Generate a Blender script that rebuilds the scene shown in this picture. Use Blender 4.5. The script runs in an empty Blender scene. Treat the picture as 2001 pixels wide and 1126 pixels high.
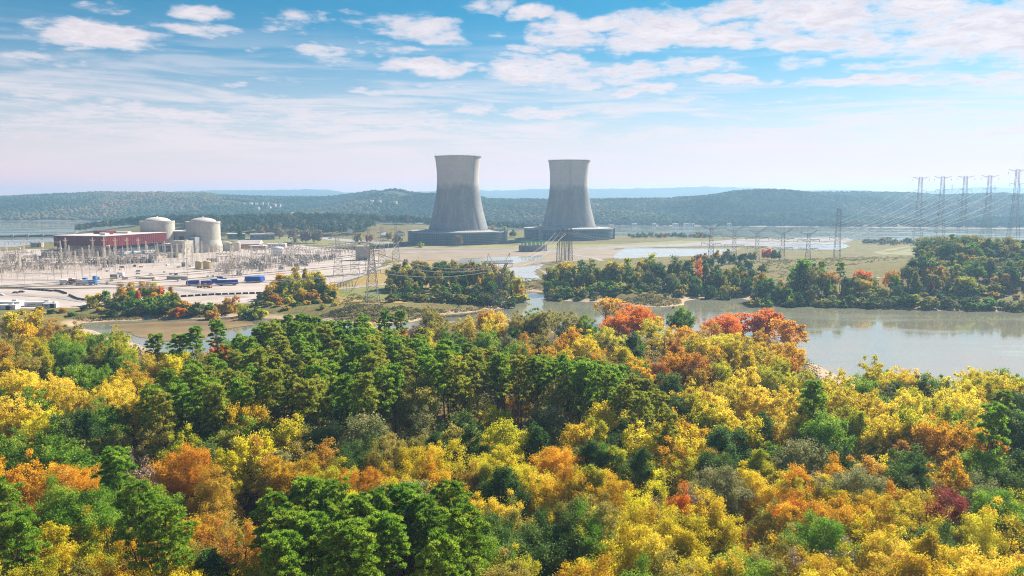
import bpy, math, random
import numpy as np
from mathutils import Vector, geometry

# ------------------------------------------------------------------ camera, sky, sun, exposure
SC = bpy.context.scene
COL = SC.collection
F = 1500.0                      # focal length in photo pixels (2001 wide)
PITCH = math.atan(0.1153)
HC = 80.0
cam = bpy.data.cameras.new('camera'); camo = bpy.data.objects.new('camera', cam); COL.objects.link(camo)
cam.sensor_width = 36.0; cam.lens = 36.0 * F / 2001.0
cam.clip_start = 1.0; cam.clip_end = 40000.0
camo.location = (0, 0, HC); camo.rotation_euler = (math.pi / 2 - PITCH, 0, 0)
SC.camera = camo

SUN_AZ, SUN_EL = math.radians(43), math.radians(36)      # azimuth clockwise from the view direction (+Y)
sl = bpy.data.lights.new('sun', 'SUN'); so = bpy.data.objects.new('sun', sl); COL.objects.link(so)
sl.energy = 5.0; sl.angle = math.radians(0.55); sl.color = (1.0, 0.91, 0.77)
sd = Vector((math.sin(SUN_AZ) * math.cos(SUN_EL), math.cos(SUN_AZ) * math.cos(SUN_EL), math.sin(SUN_EL)))
so.rotation_euler = sd.to_track_quat('Z', 'Y').to_euler()
so.location = (0, 0, 500)

SC.view_settings.view_transform = 'Standard'
SC.view_settings.look = 'None'
SC.view_settings.exposure = 1.25
SC.view_settings.gamma = 1.0
cy = SC.cycles
cy.max_bounces = 5; cy.diffuse_bounces = 2; cy.glossy_bounces = 2; cy.transmission_bounces = 3
cy.volume_bounces = 0; cy.transparent_max_bounces = 4
cy.caustics_reflective = False; cy.caustics_refractive = False
cy.sample_clamp_indirect = 4.0
cy.use_denoising = True; cy.denoiser = 'OPENIMAGEDENOISE'; cy.denoising_prefilter = 'NONE'; cy.denoising_input_passes = 'RGB_ALBEDO_NORMAL'
cy.pixel_filter_type = 'BLACKMAN_HARRIS'; cy.filter_width = 1.05


class NT:
    """small helper round a node tree"""
    def __init__(s, tree): s.t = tree; s.n = tree.nodes; s.l = tree.links
    def add(s, typ, **kw):
        n = s.n.new(typ)
        for k, v in kw.items():
            if k == 'inp':
                for a, b in v.items(): s.put(n, a, b)
            else: setattr(n, k, v)
        return n
    def put(s, n, key, val):
        sock = n.inputs[key]
        if isinstance(val, bpy.types.NodeSocket): s.l.new(val, sock)
        else: sock.default_value = val
    def math(s, op, a, b=0.0, c=None, clamp=False):
        n = s.n.new('ShaderNodeMath'); n.operation = op; n.use_clamp = clamp
        s.put(n, 0, a); s.put(n, 1, b)
        if c is not None: s.put(n, 2, c)
        return n.outputs[0]
    def vmath(s, op, a, b=None, scale=None):
        n = s.n.new('ShaderNodeVectorMath'); n.operation = op
        s.put(n, 0, a)
        if b is not None: s.put(n, 1, b)
        if scale is not None: s.put(n, 'Scale', scale)
        return n
    def mix(s, fac, a, b, mode='MIX'):
        n = s.n.new('ShaderNodeMix'); n.data_type = 'RGBA'; n.blend_type = mode
        s.put(n, 0, fac); s.put(n, 6, a); s.put(n, 7, b)
        return n.outputs[2]
    def noise(s, vec, scale, detail=3.0, rough=0.55, dist=0.0):
        n = s.n.new('ShaderNodeTexNoise')
        if vec is not None: s.put(n, 'Vector', vec)
        n.inputs['Scale'].default_value = scale; n.inputs['Detail'].default_value = detail
        n.inputs['Roughness'].default_value = rough; n.inputs['Distortion'].default_value = dist
        return n
    def remap(s, v, a, b, c=0.0, d=1.0, smooth=False):
        n = s.n.new('ShaderNodeMapRange'); n.clamp = True
        if smooth: n.interpolation_type = 'SMOOTHSTEP'
        s.put(n, 0, v); s.put(n, 1, a); s.put(n, 2, b); s.put(n, 3, c); s.put(n, 4, d)
        return n.outputs[0]
    def ramp(s, v, stops):
        n = s.n.new('ShaderNodeValToRGB'); e = n.color_ramp.elements
        while len(e) < len(stops): e.new(0.5)
        for el, (p, c) in zip(e, stops): el.position = p; el.color = (*c, 1)
        s.put(n, 0, v)
        return n.outputs[0]


def build_world():
    w = bpy.data.worlds.new('World'); SC.world = w; w.use_nodes = True
    t = NT(w.node_tree); t.n.clear()
    sky = t.add('ShaderNodeTexSky'); sky.sky_type = 'NISHITA'; sky.sun_disc = False
    sky.sun_elevation = SUN_EL; sky.sun_rotation = SUN_AZ
    sky.air_density = 1.0; sky.dust_density = 0.6; sky.ozone_density = 2.0; sky.altitude = 200
    tc = t.add('ShaderNodeTexCoord')
    d = tc.outputs['Generated']
    sx = t.add('ShaderNodeSeparateXYZ'); t.put(sx, 0, d)
    X, Y, Z = sx.outputs
    az = t.math('ARCTAN2', X, Y)
    el = t.math('ARCSINE', Z)
    # clouds on a flat layer, partly foreshortened
    zc = t.math('MAXIMUM', Z, 0.0)
    den = t.math('ADD', zc, 0.085)
    px = t.math('DIVIDE', X, den); py = t.math('DIVIDE', Y, den)
    pv = t.add('ShaderNodeCombineXYZ'); t.put(pv, 0, px); t.put(pv, 1, py)
    pv = pv.outputs[0]
    ae = t.add('ShaderNodeCombineXYZ'); t.put(ae, 0, az); t.put(ae, 1, el); ae = ae.outputs[0]
    # where the photograph's larger cloud groups stand, in degrees of azimuth and elevation: az, el, half-width, half-height, weight
    groups = CLOUDS
    acc = None
    wob = t.noise(ae, 14.0, 3.0, 0.6)
    wv = t.vmath('MULTIPLY', t.vmath('SUBTRACT', wob.outputs['Color'], (0.5, 0.5, 0.5)).outputs[0], (0.10, 0.030, 0)).outputs[0]
    aew = t.vmath('ADD', ae, wv).outputs[0]
    for a, e, ha, he, wt in groups:
        r = math.radians
        q = t.vmath('SUBTRACT', aew, (r(a), r(e), 0)).outputs[0]
        q = t.vmath('MULTIPLY', q, (1 / r(ha), 1 / r(he), 0)).outputs[0]
        ln = t.vmath('LENGTH', q).outputs['Value']
        b = t.remap(ln, 0.35, 1.55, wt, 0.0, smooth=True)
        acc = b if acc is None else t.math('MAXIMUM', acc, b)
    n1 = t.noise(pv, 2.6, 9.0, 0.64, 0.45).outputs['Fac']
    n2 = t.noise(pv, 9.0, 6.0, 0.62, 0.3).outputs['Fac']
    nz = t.math('ADD', t.math('MULTIPLY', n1, 0.60), t.math('MULTIPLY', n2, 0.40))
    dens = t.math('ADD', t.math('MULTIPLY', acc, 0.63), t.math('MULTIPLY', t.math('SUBTRACT', nz, 0.645), 1.6))
    cl = t.remap(dens, -0.04, 0.34, 0.0, 1.0, smooth=True)
    core = t.remap(dens, 0.10, 0.36, 0.0, 1.0, smooth=True)
    # thin veils low over the horizon
    sv = t.add('ShaderNodeCombineXYZ'); t.put(sv, 0, t.math('MULTIPLY', az, 3.0)); t.put(sv, 1, t.math('MULTIPLY', el, 34.0))
    st = t.noise(sv.outputs[0], 1.5, 8.0, 0.62, 0.6).outputs['Fac']
    veil = t.math('MULTIPLY', t.remap(st, 0.43, 0.62, 0.0, 1.0, smooth=True), t.remap(el, math.radians(12), math.radians(5.0), 0.0, 0.9))
    veil = t.math('MULTIPLY', veil, t.remap(el, math.radians(0.5), math.radians(4.0), 0.25, 1.0))
    cover = t.math('MAXIMUM', cl, veil)
    cover = t.math('MULTIPLY', cover, 0.94)
    # clear sky: Nishita, its blue deepened aloft, paling into low haze at the horizon
    up = t.remap(el, math.radians(0.5), math.radians(13.0), 0.0, 1.0)
    tint = t.ramp(up, SKYTINT)
    skyc = t.mix(1.0, sky.outputs[0], tint, 'MULTIPLY')
    lowr = t.ramp(t.remap(el, 0.0, math.radians(5.0), 0.0, 1.0), [(0.0, (1.0, .455, .37)), (.2, (.86, .47, .41)), (.5, (.66, .50, .49)), (1.0, (.62, .52, .525))])
    low = t.mix(1.0, lowr, (13.0, 13.0, 13.0, 1), 'MULTIPLY')
    pale = t.ramp(up, [(0.0, (1, 1, 1)), (0.2, (.84, .84, .84)), (0.45, (.34, .34, .34)), (0.75, (.06, .06, .06)), (1.0, (0.03, 0.03, 0.03))])
    skyc = t.mix(pale, skyc, low)
    # cloud: white tops facing the light, faintly grey-violet thick middles
    grey = t.math('MULTIPLY', core, t.remap(n2, 0.42, 0.62, 0.0, 1.0))
    cc = t.mix(t.math('MULTIPLY', grey, 0.8), CLOUDC, CLOUDG)
    cc = t.mix(t.remap(el, math.radians(2.0), math.radians(9), 1.0, 0.0), cc, low)
    fin = t.mix(cover, skyc, cc)
    bg = t.add('ShaderNodeBackground'); t.put(bg, 0, fin); bg.inputs['Strength'].default_value = 0.05
    out = t.add('ShaderNodeOutputWorld'); t.l.new(bg.outputs[0], out.inputs[0])
    w.cycles.sampling_method = 'MANUAL'; w.cycles.sample_map_resolution = 512


def px_cloud(u, v, hu, hv, wt):
    """a cloud group seen at photo pixel (u, v): azimuth, elevation and half sizes in degrees"""
    d = ray(u, v); a = math.degrees(math.atan2(d[0], d[1])); e = math.degrees(math.atan2(d[2], math.hypot(d[0], d[1])))
    return a, e, math.degrees(hu / F), math.degrees(hv / F), wt


cP, sP = math.cos(PITCH), math.sin(PITCH)
def ray(u, v):
    dx = (u - 1000.5) / F; dy = (563.0 - v) / F
    return (dx, cP + dy * sP, -sP + dy * cP)
def P(u, v, z=0.0):
    """the point at height z seen at photo pixel (u, v)"""
    d = ray(u, v); t = (z - HC) / d[2]
    return Vector((d[0] * t, d[1] * t, z))
def PD(u, v, Y):
    """the point at distance Y seen at photo pixel (u, v)"""
    d = ray(u, v); t = Y / d[1]
    return Vector((d[0] * t, Y, HC + d[2] * t))
def pix(x, y, z):
    dz = z - HC; f = y * cP - dz * sP; up = y * sP + dz * cP
    return 1000.5 + F * x / f, 563.0 - F * up / f

HAZEC = (8.8, 6.5, 6.2, 1)
CLOUDC = (8.3, 7.3, 7.4, 1)
CLOUDG = (6.1, 5.6, 6.1, 1)
SKYTINT = [(0.0, (.82, .82, .82)), (0.4, (0.44, 0.74, 0.85)), (1.0, (0.02, 0.58, 0.75))]
CLOUDS = [px_cloud(*c) for c in [
    (190, 72, 120, 26, .85), (390, 55, 80, 14, .7), (390, 20, 70, 16, .8), (215, 15, 60, 14, .6), (570, 42, 60, 22, .65), (630, 95, 80, 14, .7),
    (650, 112, 60, 14, .6), (320, 75, 60, 12, .5), (430, 158, 70, 8, .5), (545, 155, 40, 7, .5), (280, 162, 30, 7, .4), (100, 190, 160, 26, .5), (20, 170, 90, 20, .6),
    (820, 50, 110, 30, .75), (870, 72, 70, 16, .7), (950, 10, 60, 16, .7), (790, 95, 60, 12, .5), (960, 60, 40, 10, .5),
    (850, 130, 110, 18, .85), (1050, 140, 130, 34, 0.86), (1110, 65, 80, 36, 0.86), (1030, 95, 60, 10, .6), (1020, 25, 50, 14, .7),
    (1290, 50, 100, 46, 0.86), (1240, 85, 70, 26, 0.77), (1400, 75, 90, 26, .85), (1450, 20, 120, 22, 0.77), (1530, 45, 110, 40, 0.86), (1640, 50, 120, 34, 0.82),
    (1580, 15, 120, 24, 0.82), (1800, 30, 120, 40, 0.86), (1900, 70, 150, 44, 0.90), (1960, 40, 100, 40, 0.86), (1700, 80, 120, 22, .8), (2050, 60, 120, 60, 0.86), (1880, 105, 80, 10, .7),
    (1230, 140, 90, 22, 0.86), (1330, 135, 110, 20, 0.82), (1420, 155, 90, 10, .8), (1250, 175, 70, 12, .8), (1550, 120, 70, 14, .7), (1460, 60, 80, 20, .7),
    (1700, 152, 120, 12, 0.82), (1850, 158, 70, 10, .7), (1960, 155, 70, 12, 0.77), (1140, 165, 60, 12, .6),
    (920, 212, 60, 14, .7), (1060, 220, 90, 13, 0.77), (1180, 213, 90, 7, .7), (600, 225, 280, 22, .6), (350, 225, 260, 22, .62), (700, 245, 260, 18, .75), (900, 243, 120, 9, .6), (250, 250, 350, 26, .6),
    (1500, 262, 700, 12, .62), (1950, 258, 160, 9, .8), (1400, 275, 300, 10, .5), (1800, 235, 120, 4, .5), (0, 250, 200, 25, .5), (700, 30, 40, 10, .3), (480, 90, 60, 10, .55), (730, 75, 50, 9, .55), (90, 50, 70, 12, .6), (60, 110, 60, 10, .5), (560, 195, 90, 8, .55), (740, 180, 80, 9, .6), (860, 165, 80, 9, .6), (1350, 195, 120, 7, .5), (1620, 190, 140, 7, .5), (1900, 205, 160, 7, .5), (180, 130, 80, 9, .45), (1110, 115, 70, 14, .8), (1180, 45, 60, 16, .8), (1580, 85, 90, 14, .85), (1750, 120, 90, 10, .7)]]
build_world()

# ------------------------------------------------------------------ helpers
rng = np.random.default_rng(11)
R = random.Random(4)

def tag(o, label=None, cat=None, group=None, kind=None):
    if label: o['label'] = label
    if cat: o['category'] = cat
    if group: o['group'] = group
    if kind: o['kind'] = kind
    return o

def empty(name, loc, rz=0.0):
    o = bpy.data.objects.new(name, None); COL.objects.link(o)
    o.location = loc; o.rotation_euler = (0, 0, rz); o.empty_display_size = 0.5
    return o

def mesh_np(name, verts, faces, mat=None, tint=None, smooth=False):
    verts = np.asarray(verts, np.float32); faces = np.asarray(faces, np.int32)
    m = bpy.data.meshes.new(name)
    m.vertices.add(len(verts)); m.vertices.foreach_set('co', verts.ravel())
    nf, k = faces.shape
    m.loops.add(nf * k); m.loops.foreach_set('vertex_index', faces.ravel())
    m.polygons.add(nf); m.polygons.foreach_set('loop_start', np.arange(0, nf * k, k, dtype=np.int32))
    m.polygons.foreach_set('loop_total', np.full(nf, k, np.int32))
    if smooth: m.polygons.foreach_set('use_smooth', np.ones(nf, bool))
    if tint is not None:
        a = m.attributes.new('tint', 'FLOAT', 'FACE' if len(tint) == nf else 'POINT'); a.data.foreach_set('value', np.asarray(tint, np.float32))
    m.update(calc_edges=True)
    if mat: m.materials.append(mat)
    return m

def link(name, mesh, parent=None, loc=None):
    o = bpy.data.objects.new(name, mesh); COL.objects.link(o)
    if parent: o.parent = parent
    if loc is not None: o.location = loc
    return o

def copy_tree(o, parent=None):
    c = o.copy(); COL.objects.link(c); c.parent = parent
    for ch in list(o.children): copy_tree(ch, c)
    return c

class MB:
    """collects shapes into one mesh"""
    def __init__(s): s.v = []; s.f = []; s.mi = []; s.cur = 0
    def poly(s, pts, faces):
        n = len(s.v); s.v.extend(tuple(p) for p in pts)
        for f in faces: s.f.append(tuple(i + n for i in f)); s.mi.append(s.cur)
        return s
    def box(s, c, size, rz=0.0, tz=1.0):
        x, y, z = size[0] / 2, size[1] / 2, size[2] / 2; ca, sa = math.cos(rz), math.sin(rz); pts = []
        for k in (-1, 1):
            q = 1.0 if k < 0 else tz
            for i, j in ((-1, -1), (1, -1), (1, 1), (-1, 1)):
                a, b = i * x * q, j * y * q
                pts.append((c[0] + a * ca - b * sa, c[1] + a * sa + b * ca, c[2] + k * z))
        return s.poly(pts, [(3, 2, 1, 0), (4, 5, 6, 7), (0, 1, 5, 4), (1, 2, 6, 5), (2, 3, 7, 6), (3, 0, 4, 7)])
    def bar(s, a, b, r, n=4, r2=None):
        a = Vector(a); b = Vector(b); d = (b - a)
        if d.length < 1e-6: return s
        d.normalize(); u = d.cross(Vector((0, 0, 1)) if abs(d.z) < .9 else Vector((1, 0, 0))).normalized(); w = d.cross(u)
        pts = []
        for p, q in ((a, r), (b, r if r2 is None else r2)):
            for i in range(n):
                t = 2 * math.pi * (i + .5) / n; pts.append(p + (u * math.cos(t) + w * math.sin(t)) * q)
        fs = [(i, (i + 1) % n, n + (i + 1) % n, n + i) for i in range(n)] + [tuple(range(n))[::-1], tuple(range(n, 2 * n))]
        return s.poly(pts, fs)
    def lathe(s, prof, n=24, c=(0, 0, 0), a0=0.0, a1=2 * math.pi, cap=False):
        full = abs(a1 - a0 - 2 * math.pi) < 1e-6; m = n if full else n + 1; pts = []; fs = []
        for r, z in prof:
            for i in range(m):
                t = a0 + (a1 - a0) * i / n; pts.append((c[0] + r * math.cos(t), c[1] + r * math.sin(t), c[2] + z))
        for k in range(len(prof) - 1):
            for i in range(n):
                j = (i + 1) % m; fs.append((k * m + i, k * m + j, (k + 1) * m + j, (k + 1) * m + i))
        if cap:
            fs.append(tuple(range(m))[::-1]); fs.append(tuple((len(prof) - 1) * m + i for i in range(m)))
        return s.poly(pts, fs)
    def prism(s, pts2, z0, z1):
        n = len(pts2); pts = [(x, y, z0) for x, y in pts2] + [(x, y, z1) for x, y in pts2]
        tri = geometry.tessellate_polygon([[Vector((x, y, 0)) for x, y in pts2]])
        fs = [tuple(t)[::-1] for t in tri] + [tuple(i + n for i in t) for t in tri] + [(i, (i + 1) % n, n + (i + 1) % n, n + i) for i in range(n)]
        return s.poly(pts, fs)
    def mesh(s, name, mats, smooth=False):
        m = bpy.data.meshes.new(name); m.from_pydata(s.v, [], s.f)
        for q in (mats if isinstance(mats, (list, tuple)) else [mats]): m.materials.append(q)
        if any(s.mi): m.polygons.foreach_set('material_index', s.mi)
        if smooth: m.polygons.foreach_set('use_smooth', [True] * len(m.polygons))
        m.update(); return m
    def build(s, name, mats, parent=None, loc=None, smooth=False):
        return link(name, s.mesh(name, mats, smooth), parent, loc)

ONES = 'zeroth first second third fourth fifth sixth seventh eighth ninth tenth eleventh twelfth thirteenth fourteenth fifteenth sixteenth seventeenth eighteenth nineteenth'.split()
def nth(n):
    if n < 20: return ONES[n]
    t, o = divmod(n, 10); T = {2: 'twent', 3: 'thirt', 4: 'fort', 5: 'fift', 6: 'sixt', 7: 'sevent', 8: 'eight', 9: 'ninet'}
    if t >= 10: return 'hundredth' if n == 100 else 'hundred-and-' + nth(n - 100)
    return T[t] + 'ieth' if o == 0 else T[t] + 'y-' + ONES[o]

# ------------------------------------------------------------------ materials
def newmat(name):
    m = bpy.data.materials.new(name); m.use_nodes = True; t = NT(m.node_tree); t.n.clear()
    out = t.add('ShaderNodeOutputMaterial'); return m, t, out

def paint(name, col, rough=0.7, var=0.12, scale=0.6, metal=0.0, col2=None, bump=0.0, spec=0.3, detail=4):
    m, t, out = newmat(name)
    tc = t.add('ShaderNodeTexCoord'); no = t.noise(tc.outputs['Object'], scale, detail, 0.6)
    c2 = col2 or tuple(min(1, c * (1 - 2.2 * var)) for c in col)
    k = t.remap(no.outputs['Fac'], .3, .7)
    oi = t.add('ShaderNodeObjectInfo')
    c = t.mix(k, (*col, 1), (*c2, 1))
    c = t.mix(1.0, c, t.ramp(oi.outputs['Random'], [(0, (.9, .9, .9)), (1, (1.06, 1.05, 1.04))]), 'MULTIPLY')
    b = t.add('ShaderNodeBsdfPrincipled', inp={'Base Color': c, 'Roughness': rough, 'Metallic': metal, 'Specular IOR Level': spec})
    if bump:
        bp = t.add('ShaderNodeBump', inp={'Strength': bump, 'Distance': .4, 'Height': no.outputs['Fac']}); t.l.new(bp.outputs[0], b.inputs['Normal'])
    t.l.new(b.outputs[0], out.inputs[0]); return m

def leafmat(name, stops, transl=0.38, hue=0.02, val=0.22, spec=0.12):
    m, t, out = newmat(name)
    at = t.add('ShaderNodeAttribute'); at.attribute_name = 'tint'
    oi = t.add('ShaderNodeObjectInfo')
    c = t.ramp(at.outputs['Fac'], stops)
    hs = t.add('ShaderNodeHueSaturation')
    t.put(hs, 'Hue', t.math('ADD', 0.5 - hue / 2, t.math('MULTIPLY', oi.outputs['Random'], hue)))
    rv = t.math('FRACT', t.math('MULTIPLY', oi.outputs['Random'], 7.31))
    t.put(hs, 'Value', t.math('ADD', 1 - val / 2, t.math('MULTIPLY', rv, val))); t.put(hs, 'Color', c)
    d = t.add('ShaderNodeBsdfPrincipled', inp={'Base Color': hs.outputs[0], 'Roughness': .62, 'Specular IOR Level': spec})
    tr = t.add('ShaderNodeBsdfTranslucent', inp={'Color': hs.outputs[0]})
    mx = t.add('ShaderNodeMixShader', inp={0: transl, 1: d.outputs[0], 2: tr.outputs[0]})
    t.l.new(mx.outputs[0], out.inputs[0]); return m

LEAF = {
 'P':  leafmat('pine_needles', [(0, (.05, .14, .014)), (.45, (.22, .40, .028)), (1, (.56, .64, .07))], .48, .03),
 'PO': leafmat('pale_pine_needles', [(0, (.14, .19, .018)), (.5, (.38, .42, .045)), (1, (.60, .57, .09))], .48),
 'G':  leafmat('green_leaves', [(0, (.04, .12, .008)), (.55, (.17, .34, .02)), (1, (.46, .55, .06))], .45),
 'D':  leafmat('dark_leaves', [(0, (.025, .085, .015)), (.6, (.09, .19, .03)), (1, (.28, .34, .07))], .34),
 'W':  leafmat('grey_green_leaves', [(0, (.08, .12, .03)), (.5, (.24, .27, .07)), (1, (.56, .50, .24))], .28),
 'L':  leafmat('olive_leaves', [(0, (.15, .17, .02)), (.5, (.37, .33, .05)), (1, (.60, .48, .12))], .42),
 'YG': leafmat('yellow_green_leaves', [(0, (.12, .24, .010)), (.5, (.54, .52, .025)), (1, (.80, .68, .05))], .48),
 'Y':  leafmat('gold_leaves', [(0, (.20, .26, .010)), (.5, (.76, .60, .018)), (1, (.88, .73, .07))], .5, .035),
 'LY': leafmat('lemon_leaves', [(0, (.36, .38, .012)), (.5, (.82, .62, .03)), (1, (.90, .77, .13))], .5),
 'O':  leafmat('orange_leaves', [(0, (.26, .24, .012)), (.5, (.74, .42, .014)), (1, (.86, .56, .04))], .48, .035),
 'R':  leafmat('rust_leaves', [(0, (.22, .20, .02)), (.5, (.62, .34, .03)), (1, (.78, .48, .10))], .42, .035),
 'RR': leafmat('red_leaves', [(0, (.46, .22, .012)), (.5, (.88, .24, .012)), (1, (.92, .46, .03))], .5, .012),
 'RB': leafmat('maroon_leaves', [(0, (.20, .045, .03)), (.5, (.42, .09, .06)), (1, (.56, .20, .10))], .3),
 'B':  leafmat('bare_twigs', [(0, (.20, .14, .10)), (.5, (.36, .26, .18)), (1, (.52, .40, .24))], .1),
}
M = {}
M['bark'] = paint('bark', (.16, .115, .085), .9, .2, 1.5)
M['pine_bark'] = paint('pine_bark', (.15, .085, .055), .9, .2, 1.5)
M['grey_bark'] = paint('grey_bark', (.34, .30, .26), .9, .2, 1.5)

# ------------------------------------------------------------------ ground, shores, water
def pl(*uv, z=0.0): return [tuple(P(u, v, z)[:2]) for u, v in uv]
BAY = pl((150, 632), (210, 629), (330, 624), (470, 620), (600, 626), (700, 634), (800, 630), (870, 614), (905, 612), (960, 606), (1003, 600), (1008, 578), (1030, 569), (1078, 572), (1088, 588),
         (1130, 590), (1180, 590), (1240, 597), (1290, 601), (1335, 596), (1338, 588), (1380, 583), (1430, 579), (1452, 584), (1475, 590), (1520, 594), (1600, 596), (1700, 600), (1800, 606), (2001, 608), (2500, 616),
         (2500, 800), (2001, 800), (1760, 795), (1672, 775), (1640, 738), (1600, 714), (1572, 706), (1500, 690), (1400, 672), (1250, 662), (1100, 652), (1000, 634), (950, 628), (880, 628), (810, 642), (650, 665), (520, 672), (450, 684), (380, 704), (330, 698), (250, 664), (180, 645))
RESERVOIR = pl((-900, 520), (-300, 498), (0, 486), (60, 477), (100, 473), (128, 466), (140, 459), (150, 453), (300, 447), (600, 446), (900, 448), (1150, 456), (1200, 463), (1280, 465), (1400, 466), (1500, 466), (1600, 470), (1750, 473), (2001, 478), (2600, 490),
               (2600, 452), (2001, 447), (1500, 443), (1200, 440), (900, 437), (500, 435), (160, 432), (0, 432), (-200, 430), (-900, 424))

def inside(x, y, poly):
    c = np.zeros(x.shape, bool); n = len(poly); j = n - 1
    for i in range(n):
        xi, yi = poly[i]; xj, yj = poly[j]
        if yi != yj: c ^= ((yi > y) != (yj > y)) & (x < (xj - xi) * (y - yi) / (yj - yi) + xi)
        j = i
    return c
def sdist(x, y, poly):
    d = np.full(x.shape, 1e9); n = len(poly)
    for i in range(n):
        ax, ay = poly[i]; bx, by = poly[(i + 1) % n]; dx, dy = bx - ax, by - ay
        t = np.clip(((x - ax) * dx + (y - ay) * dy) / max(dx * dx + dy * dy, 1e-9), 0, 1)
        d = np.minimum(d, np.hypot(x - ax - t * dx, y - ay - t * dy))
    return np.where(inside(x, y, poly), -d, d)
def vnoise(x, y, s, seed=0):
    """smooth value noise"""
    x = x / s; y = y / s; xi = np.floor(x); yi = np.floor(y); fx = x - xi; fy = y - yi
    def h(a, b): return np.modf(np.abs(np.sin(a * 127.1 + b * 311.7 + seed * 74.7) * 43758.5453))[0]
    ux = fx * fx * (3 - 2 * fx); uy = fy * fy * (3 - 2 * fy)
    return (h(xi, yi) * (1 - ux) + h(xi + 1, yi) * ux) * (1 - uy) + (h(xi, yi + 1) * (1 - ux) + h(xi + 1, yi + 1) * ux) * uy
BASE = 5.0
MOUND = P(2010, 520, 25)
def gz(x, y):
    """height of the ground"""
    x = np.asarray(x, float); y = np.asarray(y, float)
    sb = sdist(x, y, BAY) + (vnoise(x, y, 14, 3) - .5) * 5.0
    sr = sdist(x, y, RESERVOIR)
    near = y < 520
    z = np.where(sb < 0, np.maximum(sb * .16, -2.0), np.minimum(np.where(sb < 9, sb * .13, 1.17 + (sb - 9) * .22), BASE))
    z = np.minimum(z, np.where(sr < 0, np.maximum(sr * .12, -3.0), np.minimum(sr * .10, BASE)))
    m = np.exp(-(((x - 440) / 135.) ** 2 + ((y - 720) / 110.) ** 2)) * 19
    m += np.exp(-(((x - 330) / 170.) ** 2 + ((y - 840) / 120.) ** 2)) * 5
    m += np.exp(-(((x + 430) / 330.) ** 2 + ((y - 1790) / 120.) ** 2)) * 24 + np.exp(-(((x + 850) / 230.) ** 2 + ((y - 1760) / 120.) ** 2)) * 14
    z = np.where(sb > 10, z + m * np.clip((sb - 10) / 60, 0, 1) * np.clip(sr / 150, 0, 1), z)
    return z
def g1(x, y): return float(gz(np.array([x]), np.array([y]))[0])

def build_ground():
    na, nr = 420, 560
    a = np.radians(np.linspace(-56, 56, na)); r = np.exp(np.linspace(math.log(25), math.log(10100), nr))
    A, Rr = np.meshgrid(a, r); Y = Rr; X = Rr * np.tan(A)
    Z = gz(X, Y)
    v = np.stack([X, Y, Z], -1).reshape(-1, 3)
    i = np.arange(nr - 1)[:, None] * na + np.arange(na - 1)[None, :]
    f = np.stack([i, i + 1, i + na + 1, i + na], -1).reshape(-1, 4)
    # how much of the surface is leaf litter under trees
    lit = ((Y < 470) & (sdist(X, Y, BAY) > 4)).astype(float).ravel()
    m, t, out = newmat('ground')
    at = t.add('ShaderNodeAttribute'); at.attribute_name = 'tint'
    ge = t.add('ShaderNodeNewGeometry'); pos = ge.outputs['Position']
    n1 = t.noise(pos, .02, 8, .7).outputs['Fac']; n2 = t.noise(pos, .16, 6, .7).outputs['Fac']; n3 = t.noise(pos, 1.1, 3, .6).outputs['Fac']
    grass = t.ramp(t.math('ADD', t.math('MULTIPLY', n1, .6), t.math('MULTIPLY', n2, .4)), [(.32, (.05, .065, .02)), (.42, (.12, .12, .038)), (.50, (.21, .17, .055)), (.58, (.13, .095, .042)), (.68, (.25, .185, .07))])
    litter = t.ramp(t.math('ADD', t.math('MULTIPLY', n2, .5), t.math('MULTIPLY', n3, .5)), [(.3, (.045, .04, .018)), (.5, (.12, .085, .035)), (.7, (.26, .19, .06))])
    sand = t.ramp(n2, [(.3, (.30, .20, .12)), (.55, (.50, .36, .25)), (.75, (.40, .27, .16))])
    c = t.mix(at.outputs['Fac'], grass, litter)
    sp = t.add('ShaderNodeSeparateXYZ'); t.put(sp, 0, pos)
    zz = t.math('ADD', sp.outputs[2], t.math('MULTIPLY', t.math('SUBTRACT', n2, .5), 1.2))
    c = t.mix(t.remap(zz, .75, 1.7, 1, 0), c, sand)
    b = t.add('ShaderNodeBsdfPrincipled', inp={'Base Color': c, 'Roughness': .95, 'Specular IOR Level': .1})
    bp = t.add('ShaderNodeBump', inp={'Strength': .5, 'Distance': .5, 'Height': t.math('ADD', n3, n2)}); t.l.new(bp.outputs[0], b.inputs['Normal'])
    t.l.new(b.outputs[0], out.inputs[0])
    o = link('ground', mesh_np('ground', v, f, m, lit, True)); tag(o, kind='structure')

def watermat(name, deep, rip, rough=.04):
    m, t, out = newmat(name)
    ge = t.add('ShaderNodeNewGeometry'); mp = t.add('ShaderNodeMapping'); t.put(mp, 0, ge.outputs['Position']); mp.inputs['Scale'].default_value = (.35, 1.0, 1)
    n = t.noise(mp.outputs[0], .55, 3, .6).outputs['Fac']; mp2 = t.add('ShaderNodeMapping'); t.put(mp2, 0, ge.outputs['Position']); mp2.inputs['Scale'].default_value = (.25, 1.0, 1)
    n2 = t.noise(mp2.outputs[0], .022, 5, .6).outputs['Fac']; wind = t.remap(n2, .46, .62, 0, 1, smooth=True)
    bp = t.add('ShaderNodeBump', inp={'Strength': t.math('ADD', rip * .45, t.math('MULTIPLY', wind, rip * 1.3)), 'Distance': .25, 'Height': n})
    b = t.add('ShaderNodeBsdfPrincipled', inp={'Base Color': (*deep, 1), 'Roughness': t.remap(wind, 0, 1, rough, rough + .12), 'IOR': 5.0, 'Specular IOR Level': .5, 'Normal': bp.outputs[0]})
    t.l.new(b.outputs[0], out.inputs[0]); return m

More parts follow.
